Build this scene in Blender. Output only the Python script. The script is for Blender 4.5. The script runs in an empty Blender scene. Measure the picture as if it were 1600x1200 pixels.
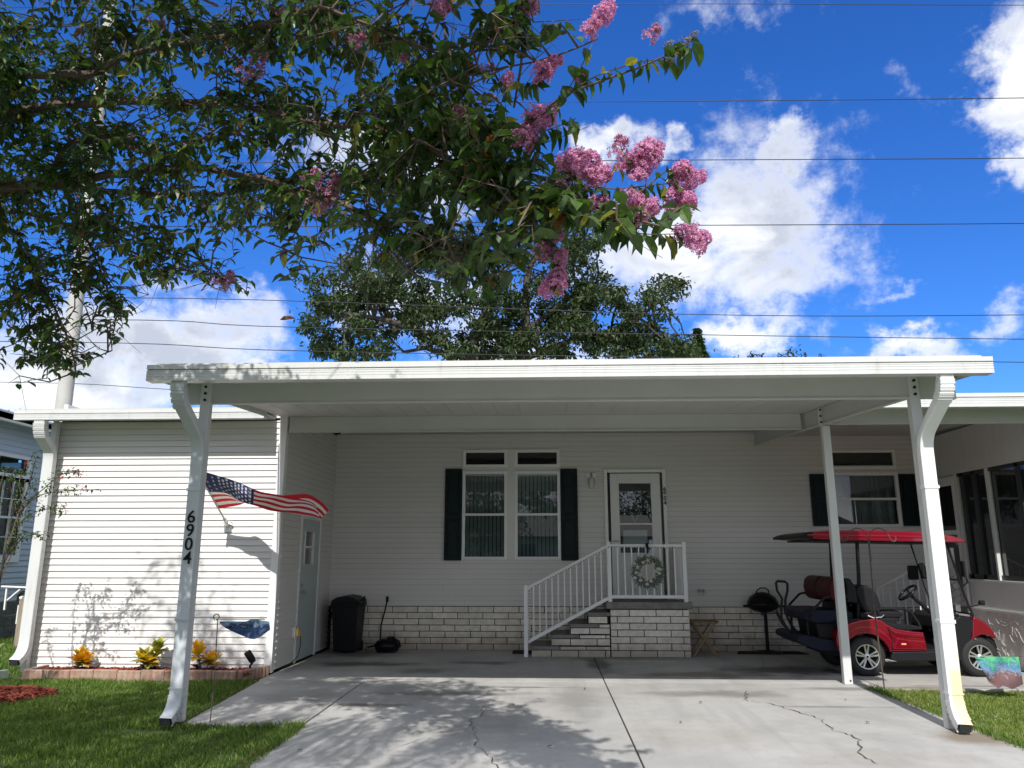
import bpy, math, random
import numpy as np
from mathutils import Vector, Matrix
from math import sin, cos, pi, radians as R
rnd = random.Random(7)
S = bpy.context.scene
C = S.collection
# ------------------------------------------------------------------ camera
PITCH, YAW, EYE, FPX = R(12.53), R(2.39), 1.5, 1200.0
cd = bpy.data.cameras.new('camera'); cam = bpy.data.objects.new('camera', cd); C.objects.link(cam)
cd.sensor_width = 36; cd.lens = 36*FPX/1600; cd.clip_end = 3000; cd.clip_start = 0.05
cam.location = (0, 0, EYE); cam.rotation_euler = (R(90)+PITCH, 0, YAW)
S.camera = cam
# ------------------------------------------------------------------ light and exposure
SUN = Vector((0.056, 1.08, -1.0)).normalized()
EL = math.asin(-SUN.z); AZ = math.atan2(-SUN.x, -SUN.y)
sd = bpy.data.lights.new('sun', 'SUN'); sd.energy = 3.95; sd.angle = R(0.55); sd.color = (1, .955, .90)
so = bpy.data.objects.new('sun', sd); C.objects.link(so); so.rotation_euler = SUN.to_track_quat('-Z', 'Y').to_euler()
so.location = (0, -10, 20)
S.view_settings.view_transform = 'Standard'; S.view_settings.look = 'None'
S.view_settings.exposure = 0.36; S.view_settings.gamma = 1; S.view_settings.use_curve_mapping = False

class NT:
    def __init__(s, tree): s.t = tree
    def n(s, typ, **kw):
        nd = s.t.nodes.new(typ)
        for k, v in kw.items():
            if k.startswith('i_'):
                key = k[2:]; key = int(key) if key.isdigit() else key.replace('_', ' ')
                s.set(nd.inputs[key], v)
            else: setattr(nd, k, v)
        return nd
    def set(s, inp, v):
        if hasattr(v, 'links') or hasattr(v, 'is_output'): s.t.links.new(v, inp)
        else: inp.default_value = v
    def m(s, op, a, b=0.0, c=0.0, clamp=False):
        nd = s.t.nodes.new('ShaderNodeMath'); nd.operation = op; nd.use_clamp = clamp
        s.set(nd.inputs[0], a); s.set(nd.inputs[1], b); s.set(nd.inputs[2], c)
        return nd.outputs[0]
    def mix(s, f, a, b, typ='RGBA', blend='MIX'):
        nd = s.t.nodes.new('ShaderNodeMix'); nd.data_type = typ
        if typ == 'RGBA': nd.blend_type = blend
        k = {'FLOAT': (2, 3, 0), 'RGBA': (6, 7, 2)}[typ]
        s.set(nd.inputs[0], f); s.set(nd.inputs[k[0]], a); s.set(nd.inputs[k[1]], b)
        return nd.outputs[k[2]]
    def step(s, v, lo, hi, a=0.0, b=1.0):
        nd = s.t.nodes.new('ShaderNodeMapRange'); nd.interpolation_type = 'SMOOTHSTEP'
        s.set(nd.inputs[0], v)
        for i, x in enumerate((lo, hi, a, b)): s.set(nd.inputs[i+1], x)
        return nd.outputs[0]
    def link(s, a, b): s.t.links.new(a, b)

# camera model used only to read real positions off the photograph's sight lines
_f = Vector((-sin(YAW)*cos(PITCH), cos(YAW)*cos(PITCH), sin(PITCH))); _r = Vector((cos(YAW), sin(YAW), 0)); _u = _r.cross(_f)
def ray(px, py): return _f + _r*((px-800)/FPX) + _u*((600-py)/FPX)
def at(px, py, Y):
    d = ray(px, py); return Vector((0, 0, EYE)) + d*(Y/d.y)
def azel(px, py):
    d = ray(px, py).normalized(); return math.atan2(d.x, d.y), math.asin(d.z)

# ------------------------------------------------------------------ sky
W = bpy.data.worlds.new('World'); S.world = W; W.use_nodes = True
t = NT(W.node_tree); W.node_tree.nodes.clear()
sky = t.n('ShaderNodeTexSky', sky_type='NISHITA'); sky.sun_disc = False
sky.sun_elevation = EL; sky.sun_rotation = AZ; sky.air_density = 1.0; sky.dust_density = .5; sky.ozone_density = 4.5
co = t.n('ShaderNodeTexCoord').outputs['Generated']
nrm = t.n('ShaderNodeVectorMath', operation='NORMALIZE'); t.link(co, nrm.inputs[0])
sep = t.n('ShaderNodeSeparateXYZ'); t.link(nrm.outputs[0], sep.inputs[0])
X, Y, Z = sep.outputs
az = t.m('ARCTAN2', X, Y); el = t.m('ARCSINE', Z)
cmb = t.n('ShaderNodeCombineXYZ'); t.link(az, cmb.inputs[0]); t.link(t.m('MULTIPLY', el, 1.25), cmb.inputs[1])
# (px, py, rx, ry, weight): where the photograph's clouds stand, as directions
CL = [(1195,345,135,130,1.1),(1215,225,60,42,.95),(1165,200,75,75,.5),(1040,400,150,80,1.0),(1190,430,130,62,.95),
      (1170,528,95,36,1.05),(1235,505,50,50,.6),(1440,548,110,28,.9),(1600,130,72,110,1.1),(1600,250,45,70,.9),(1575,485,55,40,.62),
      (240,530,190,78,1.15),(380,500,70,55,.9),(80,600,260,80,1.1),(400,590,160,40,.7),(965,225,55,30,.85),(1030,228,35,25,.7),
      (590,240,170,55,.8),(690,300,150,50,.75),(660,470,160,80,.8),(820,560,200,60,.8),(1150,20,140,40,.42),(1440,130,40,50,.42),(1385,455,45,18,.5),(1350,410,50,90,.45)]
warp = t.n('ShaderNodeTexNoise', noise_dimensions='2D', i_Scale=9.0, i_Detail=6.0, i_Roughness=.62); t.link(cmb.outputs[0], warp.inputs['Vector'])
ws = t.n('ShaderNodeSeparateColor'); t.link(warp.outputs['Color'], ws.inputs[0])
aw = t.m('ADD', az, t.m('MULTIPLY', t.m('SUBTRACT', ws.outputs[0], .5), .16))
ew = t.m('ADD', el, t.m('MULTIPLY', t.m('SUBTRACT', ws.outputs[1], .5), .13))
acc = None
for px, py, rx, ry, w in CL:
    a0, e0 = azel(px, py); a1, _ = azel(px+rx, py); _, e1 = azel(px, py-ry)
    ra = abs(a1-a0); re = abs(e1-e0)
    dx = t.m('MULTIPLY', t.m('SUBTRACT', aw, a0), 1/ra); dy = t.m('MULTIPLY', t.m('SUBTRACT', ew, e0), 1/re)
    d2 = t.m('ADD', t.m('MULTIPLY', dx, dx), t.m('MULTIPLY', dy, dy))
    v = t.m('MULTIPLY', t.m('EXPONENT', t.m('MULTIPLY', d2, -.85)), w)
    acc = v if acc is None else t.m('MAXIMUM', acc, v)
# unseen sky: heavier cloud added to lift and whiten the shade
big = t.n('ShaderNodeTexNoise', i_Scale=3.1, i_Detail=5.0, i_Roughness=.55); t.link(nrm.outputs[0], big.inputs['Vector'])
away = t.step(t.m('ABSOLUTE', t.m('SUBTRACT', az, -.04)), .62, .85)
up = t.step(el, .72, .95); away = t.m('MAXIMUM', away, up)
gen = t.m('MULTIPLY', t.m('MULTIPLY', t.step(big.outputs[0], .33, .50), 1.15), away)
acc = t.m('MAXIMUM', acc, gen)
det = t.n('ShaderNodeTexNoise', noise_dimensions='2D', i_Scale=26.0, i_Detail=9.0, i_Roughness=.66); t.link(cmb.outputs[0], det.inputs['Vector'])
dens = t.m('ADD', acc, t.m('MULTIPLY', t.m('SUBTRACT', det.outputs[0], .5), .80))
fac = t.step(dens, .20, 1.02)
sh = t.n('ShaderNodeTexNoise', noise_dimensions='2D', i_Scale=7.5, i_Detail=7.0, i_Roughness=.55, i_Distortion=.4); t.link(cmb.outputs[0], sh.inputs['Vector'])
thick = t.step(dens, .50, 1.10)
shade = t.m('MULTIPLY', t.step(sh.outputs[0], .34, .60), thick)
ccol = t.mix(shade, (.93, .95, .98, 1), (.50, .55, .66, 1))
hs = t.n('ShaderNodeHueSaturation', i_Saturation=1.22, i_Value=1.0); t.link(sky.outputs[0], hs.inputs['Color'])
tint = t.mix(1.0, hs.outputs[0], (.60, .88, 1.36, 1), blend='MULTIPLY')
bg1 = t.n('ShaderNodeBackground', i_Strength=.110); t.link(tint, bg1.inputs[0])
bg2 = t.n('ShaderNodeBackground', i_Strength=.93); t.link(ccol, bg2.inputs[0])
mx = t.n('ShaderNodeMixShader'); t.link(fac, mx.inputs[0]); t.link(bg1.outputs[0], mx.inputs[1]); t.link(bg2.outputs[0], mx.inputs[2])
wo = t.n('ShaderNodeOutputWorld'); t.link(mx.outputs[0], wo.inputs[0])

# ------------------------------------------------------------------ materials
def mat(name, col, rough=.6, metal=0., var=.0, vs=6., bump=.0, bs=60., spec=.5, obj_var=0., coat=0., trans=0., stretch=None, col2=None, grime=None, em=0):
    m = bpy.data.materials.new(name); m.use_nodes = True
    t = NT(m.node_tree); b = m.node_tree.nodes['Principled BSDF']; o = m.node_tree.nodes['Material Output']
    b.inputs['Roughness'].default_value = rough; b.inputs['Metallic'].default_value = metal
    b.inputs['Specular IOR Level'].default_value = spec; b.inputs['Coat Weight'].default_value = coat
    c4 = (*col, 1); b.inputs['Base Color'].default_value = c4
    tc = t.n('ShaderNodeTexCoord').outputs['Object']
    if stretch:
        mp = t.n('ShaderNodeMapping'); mp.inputs['Scale'].default_value = stretch; t.link(tc, mp.inputs[0]); tc = mp.outputs[0]
    cur = None
    if var or col2:
        nz = t.n('ShaderNodeTexNoise', i_Scale=vs, i_Detail=6., i_Roughness=.6); t.link(tc, nz.inputs['Vector'])
        c2 = (*col2, 1) if col2 else tuple(x*(1-var) for x in col)+(1,)
        cur = t.mix(t.step(nz.outputs[0], .35, .68), c4, c2)
    if obj_var:
        oi = t.n('ShaderNodeObjectInfo')
        v = t.m('ADD', t.m('MULTIPLY', oi.outputs['Random'], obj_var*2), 1-obj_var)
        g = t.n('ShaderNodeVectorMath', operation='SCALE'); 
        if cur is None: g.inputs[0].default_value = col
        else: t.link(cur, g.inputs[0])
        t.link(v, g.inputs['Scale']); cur = g.outputs[0]
    if grime:
        gc, gs, lo, hi = grime
        nz = t.n('ShaderNodeTexNoise', i_Scale=gs, i_Detail=8., i_Roughness=.65); t.link(tc, nz.inputs['Vector'])
        cur = t.mix(t.step(nz.outputs[0], lo, hi), cur if cur is not None else c4, (*gc, 1))
    if cur is not None: t.link(cur, b.inputs['Base Color'])
    if bump:
        nz = t.n('ShaderNodeTexNoise', i_Scale=bs, i_Detail=5., i_Roughness=.6); t.link(tc, nz.inputs['Vector'])
        bp = t.n('ShaderNodeBump', i_Strength=bump, i_Distance=.02); t.link(nz.outputs[0], bp.inputs['Height']); t.link(bp.outputs[0], b.inputs['Normal'])
    if trans:
        tr = t.n('ShaderNodeBsdfTranslucent'); tr.inputs[0].default_value = (min(1, col[0]*1.9), min(1, col[1]*1.9), min(1, col[2]*1.2), 1)
        mxs = t.n('ShaderNodeMixShader'); mxs.inputs[0].default_value = trans
        t.link(b.outputs[0], mxs.inputs[1]); t.link(tr.outputs[0], mxs.inputs[2]); t.link(mxs.outputs[0], o.inputs[0])
    return m
def glass_mat(name, tint=(.75,.8,.8), k=1.0, base=.0):
    m = bpy.data.materials.new(name); m.use_nodes = True; t = NT(m.node_tree); m.node_tree.nodes.clear()
    tr = t.n('ShaderNodeBsdfTransparent'); tr.inputs[0].default_value = (*tint, 1)
    gl = t.n('ShaderNodeBsdfGlossy', i_Roughness=.012); gl.inputs[0].default_value = (1, 1, 1, 1)
    fr = t.n('ShaderNodeFresnel', i_IOR=1.52)
    f = t.m('ADD', t.m('MULTIPLY', fr.outputs[0], k), base, clamp=True)
    mx = t.n('ShaderNodeMixShader'); t.link(f, mx.inputs[0]); t.link(tr.outputs[0], mx.inputs[1]); t.link(gl.outputs[0], mx.inputs[2])
    t.link(mx.outputs[0], t.n('ShaderNodeOutputMaterial').inputs[0]); return m
M = {}
M['siding'] = mat('vinyl_siding', (.71,.695,.67), .5, var=.04, vs=1.5, bump=.06, bs=14, obj_var=.012, stretch=(.4,1,3))
M['trim'] = mat('white_trim', (.82,.82,.81), .42, var=.05, vs=3)
M['alu'] = mat('white_painted_aluminium', (.62,.63,.62), .38, var=.05, vs=2.5, bump=.04, bs=9, grime=((.46,.46,.42),3.0,.52,.82), stretch=(3,3,.5))
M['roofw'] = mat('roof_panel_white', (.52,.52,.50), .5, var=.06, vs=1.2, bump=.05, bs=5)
M['beam'] = mat('shade_darkened_beam_paint', (.54,.545,.52), .5, var=.06, vs=2)  # the gutter's white, darkened to paint in the shade under the roof
M['downs'] = mat('shade_tinted_downspout_paint', (.56,.60,.625), .36, var=.06, vs=4, bump=.05, bs=12)  # left downspout's white with the tree's blue-grey shade put into the colour
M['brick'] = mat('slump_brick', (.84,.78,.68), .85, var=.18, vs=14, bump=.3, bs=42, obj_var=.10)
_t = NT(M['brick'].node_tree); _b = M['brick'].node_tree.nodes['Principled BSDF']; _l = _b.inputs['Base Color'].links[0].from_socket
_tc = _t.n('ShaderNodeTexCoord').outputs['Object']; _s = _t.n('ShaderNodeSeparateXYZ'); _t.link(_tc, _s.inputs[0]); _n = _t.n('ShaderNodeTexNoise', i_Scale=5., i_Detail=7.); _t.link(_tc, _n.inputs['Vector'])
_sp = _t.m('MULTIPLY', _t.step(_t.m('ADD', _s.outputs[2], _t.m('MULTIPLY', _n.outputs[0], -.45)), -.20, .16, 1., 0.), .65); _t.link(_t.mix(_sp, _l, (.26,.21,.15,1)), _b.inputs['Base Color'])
M['mortar_and_gap_shade'] = mat('dark_mortar_and_gap_shade', (.010,.009,.008), .95, bump=.3, bs=80)  # brick joints; behind siding it paints the shadow lines between boards
M['tread'] = mat('weathered_step_concrete', (.24,.23,.215), .85, var=.3, vs=7, bump=.3, bs=50)
M['dark'] = mat('interior_dark', (.012,.013,.015), .9)
M['blind'] = mat('blind_fabric', (.24,.30,.29), .8, var=.1)
M['curtain'] = mat('curtain', (.17,.20,.20), .9, var=.15, vs=20, stretch=(1,1,.1))
M['shutter'] = mat('dark_green_shutter', (.006,.015,.018), .5, spec=.22, bump=.15, bs=60, stretch=(1,1,.15))
M['glass'] = glass_mat('window_glass', (.74,.80,.80), 1.6, .02)
M['dglass'] = glass_mat('door_glass', (.6,.66,.66), 2.4, .04)
M['door'] = mat('door_paint', (.72,.72,.70), .4, var=.03)
M['gdoor'] = mat('side_door_paint', (.47,.53,.53), .5, var=.04)
M['metal'] = mat('brushed_metal', (.55,.55,.53), .3, metal=1)
M['chrome'] = mat('chrome', (.8,.8,.8), .14, metal=1)
M['black'] = mat('black_plastic', (.014,.014,.016), .45, spec=.16, bump=.08, bs=90)
M['blackm'] = mat('matt_black', (.016,.016,.018), .7, spec=.16)
M['navy'] = mat('dark_navy_plastic', (.010,.012,.026), .5, spec=.16, var=.1)
M['gloss'] = mat('gloss_black', (.008,.008,.01), .22, spec=.16)
M['vinylb'] = mat('black_seat_vinyl', (.016,.016,.018), .34, spec=.16, bump=.1, bs=120)
M['vinylr'] = mat('dark_red_seat_vinyl', (.05,.003,.006), .5, spec=.2, bump=.1, bs=120)
M['red'] = mat('metallic_red_paint', (.33,.003,.022), .22, metal=.6, coat=1.)
M['rubber'] = mat('tyre_rubber', (.016,.016,.016), .78, bump=.3, bs=70)
M['wood'] = mat('tan_wood', (.30,.22,.12), .6, var=.25, vs=8, stretch=(1,1,6), bump=.1)
M['greywood'] = mat('weathered_post_wood', (.33,.28,.21), .85, var=.35, vs=7, stretch=(6,6,.7), bump=.3)
M['iron'] = mat('rusty_iron', (.10,.075,.06), .7, var=.4, vs=20)
M['rim'] = mat('silver_alloy', (.62,.62,.62), .32, metal=.85)
M['cloudy'] = mat('clear_plastic', (.5,.5,.5), .2)
M['stucco'] = mat('textured_grey_stucco', (.66,.65,.63), .72, var=.12, vs=5, bump=1.0, bs=11, spec=.6)
M['panelg'] = mat('grey_aluminium_panel', (.70,.73,.72), .45, var=.12, vs=1.6, bump=.05, bs=3)
M['screen'] = glass_mat('insect_screen', (.035,.035,.045), .14, .0)
M['shield'] = glass_mat('clear_windshield', (.93,.95,.95), .8, .0)
M['bronze'] = mat('dark_bronze_frame', (.035,.038,.042), .45)
M['nbside'] = mat('blue_grey_siding', (.50,.57,.66), .55, obj_var=.02)
M['leaf'] = mat('green_leaf', (.045,.095,.018), .42, var=.5, vs=2.2, trans=.32, col2=(.085,.15,.025))
M['leaf2'] = mat('dark_green_leaf', (.026,.058,.014), .45, trans=.25, col2=(.045,.085,.02), vs=3)
M['leaf3'] = mat('yellowing_leaf', (.20,.20,.03), .5, trans=.4)
M['leaf4'] = mat('rusty_leaf', (.13,.055,.015), .55, trans=.3)
M['oak'] = mat('oak_leaf', (.030,.055,.016), .6, col2=(.055,.09,.028), vs=.9, trans=.2)
M['oak2'] = mat('oak_leaf_pale', (.075,.10,.045), .6, trans=.2)
M['bark'] = mat('smooth_peeling_bark', (.115,.080,.058), .7, var=.45, vs=9, stretch=(1,1,1), bump=.3, bs=30)
M['bark2'] = mat('oak_bark', (.075,.062,.05), .9, var=.3, bump=.5, bs=20)
M['pet'] = mat('pink_petal', (.56,.21,.49), .7, trans=.35, col2=(.72,.42,.64), vs=30)
M['petd'] = mat('darker_mauve_petal', (.36,.16,.27), .8, trans=.3)  # darker, duller mauve, main tone of one cluster mesh
M['stamen'] = mat('yellow_stamen', (.75,.50,.15), .8)
M['seed'] = mat('green_brown_seed_pod', (.24,.20,.09), .8)
M['mulch'] = mat('red_mulch', (.17,.032,.018), .95, var=.5, vs=30, bump=.8, bs=60)
M['mulch2'] = mat('red_mulch_chip', (.27,.05,.025), .9, var=.4, vs=9)
M['edger'] = mat('terracotta_edging', (.36,.20,.14), .9, var=.3, vs=7, bump=.3, bs=70, col2=(.42,.33,.26))
M['blade1'] = mat('grass_blade', (.10,.175,.022), .55, trans=.3, col2=(.14,.215,.035), vs=1.2)
M['blade2'] = mat('grass_blade_pale', (.22,.27,.07), .6, trans=.3)
M['blade3'] = mat('grass_blade_dark', (.042,.10,.010), .55, trans=.25)
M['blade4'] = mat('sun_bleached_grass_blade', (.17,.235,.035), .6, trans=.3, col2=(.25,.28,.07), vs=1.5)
M['cy'] = mat('croton_yellow', (.78,.44,.02), .35, trans=.3, col2=(.62,.50,.04), vs=18)
M['co'] = mat('croton_orange', (.72,.27,.02), .35, trans=.3, col2=(.78,.46,.03), vs=20)
M['cg'] = mat('croton_green', (.10,.17,.02), .35, trans=.2, col2=(.60,.52,.05), vs=22)
M['cd'] = mat('croton_dark', (.035,.02,.012), .4, col2=(.10,.03,.02), vs=20)
M['spider'] = mat('variegated_strap_leaf', (.28,.36,.14), .5, trans=.3, col2=(.50,.52,.34), vs=12)
M['fred'] = mat('flag_red', (.50,.012,.030), .75, trans=.3)
M['fwhite'] = mat('flag_white', (.78,.77,.75), .75, trans=.3)
M['fblue'] = mat('flag_blue', (.022,.03,.125), .75, trans=.2)
M['cwire'] = mat('cable_black', (.01,.012,.02), .6)
M['pole'] = mat('pale_concrete_pole', (.42,.42,.40), .8, var=.12, vs=1, bump=.1)
M['splash'] = mat('pale_green_splash_block', (.30,.37,.34), .8, var=.2)
M['wgreen'] = mat('wreath_greenery', (.15,.20,.16), .8, var=.3, vs=20)
M['shell'] = mat('white_shell', (.66,.63,.57), .6, var=.15, vs=40)
M['yellow'] = mat('yellow_plastic', (.62,.40,.10), .5)
M['asphalt'] = mat('asphalt', (.05,.05,.05), .9, bump=.3)
M['farwall'] = mat('pale_far_wall', (.62,.60,.55), .7)
M['shingle'] = mat('grey_shingle', (.13,.12,.115), .9, var=.3)
M['lamp'] = mat('frosted_lamp_glass', (.55,.55,.52), .25)
M['crack'] = mat('crack_dark', (.09,.085,.075), 1.0)
# concrete, with stains in object space (the slabs are modelled in world units)
def concrete(name, base, dark, stains):
    m = bpy.data.materials.new(name); m.use_nodes = True; t = NT(m.node_tree); b = m.node_tree.nodes['Principled BSDF']
    b.inputs['Roughness'].default_value = .86; b.inputs['Specular IOR Level'].default_value = .35
    tc = t.n('ShaderNodeTexCoord').outputs['Object']
    n1 = t.n('ShaderNodeTexNoise', i_Scale=.9, i_Detail=7., i_Roughness=.62); t.link(tc, n1.inputs['Vector'])
    n2 = t.n('ShaderNodeTexNoise', i_Scale=7., i_Detail=6., i_Roughness=.7); t.link(tc, n2.inputs['Vector'])
    n3 = t.n('ShaderNodeTexNoise', i_Scale=160., i_Detail=3.); t.link(tc, n3.inputs['Vector'])
    c = t.mix(t.step(n1.outputs[0], .38, .64), (*base, 1), tuple(x*.80 for x in base)+(1,))
    c = t.mix(t.m('MULTIPLY', t.step(n2.outputs[0], .5, .72), .35), c, tuple(x*.6 for x in base)+(1,))
    c = t.mix(t.m('MULTIPLY', t.step(n3.outputs[0], .45, .7), .3), c, tuple(x*.62 for x in base)+(1,))
    sp = t.n('ShaderNodeSeparateXYZ'); t.link(tc, sp.inputs[0])
    wv = t.n('ShaderNodeTexNoise', i_Scale=2.6, i_Detail=6.); t.link(tc, wv.inputs['Vector'])
    wx = t.m('MULTIPLY', t.m('SUBTRACT', wv.outputs[0], .5), 1.6)
    mp4 = t.n('ShaderNodeMapping'); mp4.inputs['Scale'].default_value = (2.6, .22, 1); t.link(tc, mp4.inputs[0])
    n4 = t.n('ShaderNodeTexNoise', i_Scale=1.4, i_Detail=7., i_Roughness=.6); t.link(mp4.outputs[0], n4.inputs['Vector'])
    c = t.mix(t.m('MULTIPLY', t.step(n4.outputs[0], .46, .70), .38), c, tuple(x*.62 for x in base)+(1,))
    vo = t.n('ShaderNodeTexVoronoi', i_Scale=9.0); t.link(tc, vo.inputs['Vector'])
    c = t.mix(t.m('MULTIPLY', t.step(vo.outputs['Distance'], .035, .075, 1., 0.), .55), c, (.09,.075,.055,1))
    for x, y, rx, ry, k, colr in stains:
        dx = t.m('MULTIPLY', t.m('SUBTRACT', sp.outputs[0], x), 1/rx); dy = t.m('MULTIPLY', t.m('SUBTRACT', sp.outputs[1], y), 1/ry)
        d = t.m('SQRT', t.m('ADD', t.m('MULTIPLY', dx, dx), t.m('MULTIPLY', dy, dy)))
        f = t.m('MULTIPLY', t.step(t.m('ADD', d, wx), .30, 1.2, 1., 0.), min(.9, k*1.35))
        c = t.mix(f, c, (*colr, 1))
    t.link(c, b.inputs['Base Color'])
    bp = t.n('ShaderNodeBump', i_Strength=.25, i_Distance=.01); t.link(n3.outputs[0], bp.inputs['Height']); t.link(bp.outputs[0], b.inputs['Normal'])
    return m
DK = (.10,.095,.085); BR = (.19,.15,.10)
M['conc'] = concrete('driveway_concrete', (.465,.46,.445), DK, [(-1.1,9.0,1.0,.16,.35,DK),(1.9,9.1,.9,.25,.42,DK),(3.55,7.1,.35,.30,.6,BR),(3.3,9.5,.5,.14,.4,DK),(-1.9,8.3,.5,.10,.5,DK),(-.2,9.45,.5,.07,.5,DK),(2.9,8.4,.8,.07,.35,DK),(-.9,7.2,.7,.35,.16,DK),(1.3,7.0,.9,.5,.14,BR),(2.6,6.4,.8,.3,.15,BR),(.3,8.7,.28,1.2,.2,DK),(-2.7,8.8,.6,.5,.25,DK)])
M['conc2'] = concrete('carport_slab_concrete', (.50,.495,.475), DK, [(-2.6,11.3,.8,.30,.75,DK),(-.9,11.5,.6,.2,.5,DK),(.75,11.4,.20,.9,.6,DK),(2.0,10.5,1.2,.30,.55,BR),(3.2,10.9,1.0,.5,.7,DK),(-1.6,10.7,.4,.3,.4,DK),(1.2,12.0,1.2,.2,.35,DK),(5.0,11.0,1.6,.7,.5,DK),(-3.0,12.4,.7,.5,.5,DK)])
M['cstrip'] = concrete('cart_strip_concrete', (.44,.43,.40), DK, [(4.3,9.6,.7,.12,.5,BR),(5.0,9.75,.9,.05,.5,DK)])
def lawn_mat():
    m = bpy.data.materials.new('lawn_soil_and_thatch'); m.use_nodes = True; t = NT(m.node_tree); b = m.node_tree.nodes['Principled BSDF']
    b.inputs['Roughness'].default_value = .95
    tc = t.n('ShaderNodeTexCoord').outputs['Object']
    n1 = t.n('ShaderNodeTexNoise', i_Scale=.6, i_Detail=8.); t.link(tc, n1.inputs['Vector'])
    n2 = t.n('ShaderNodeTexNoise', i_Scale=40., i_Detail=4.); t.link(tc, n2.inputs['Vector'])
    c = t.mix(t.step(n1.outputs[0], .4, .6), (.05,.10,.014,1), (.075,.125,.022,1))
    c = t.mix(t.step(n2.outputs[0], .45, .65), c, (.03,.045,.012,1))
    t.link(c, b.inputs['Base Color']); return m
M['lawn'] = lawn_mat()
def flagprint(name, cols, seed, off=0.):
    m = bpy.data.materials.new(name); m.use_nodes = True; t = NT(m.node_tree); b = m.node_tree.nodes['Principled BSDF']
    b.inputs['Roughness'].default_value = .8
    tc = t.n('ShaderNodeTexCoord').outputs['Object']
    n = t.n('ShaderNodeTexNoise', i_Scale=14., i_Detail=3., i_Distortion=1.5); t.link(tc, n.inputs['Vector'])
    sp = t.n('ShaderNodeSeparateXYZ'); t.link(tc, sp.inputs[0])
    v = t.m('ADD', t.m('ADD', t.m('MULTIPLY', sp.outputs[2], seed), off), t.m('MULTIPLY', t.m('SUBTRACT', n.outputs[0], .5), .9))
    cr = t.n('ShaderNodeValToRGB'); t.link(v, cr.inputs[0]); e = cr.color_ramp.elements
    for i, (p, c) in enumerate(cols):
        el_ = e[i] if i < 2 else e.new(p)
        el_.position = p; el_.color = (*c, 1)
    t.link(cr.outputs[0], b.inputs['Base Color']); return m
M['gflag'] = flagprint('blue_garden_flag_print', [(0,(.16,.26,.40)),(.3,(.03,.06,.17)),(.5,(.07,.15,.27)),(.62,(.015,.02,.10)),(.8,(.20,.32,.44))], 4.5, -3.05)
M['rflag'] = flagprint('green_blue_brown_flag_print', [(0,(.24,.07,.05)),(.25,(.15,.10,.12)),(.42,(.20,.08,.05)),(.52,(.16,.27,.42)),(.66,(.05,.17,.30)),(.72,(.06,.36,.17)),(.95,(.16,.50,.26))], 2.0)

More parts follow.
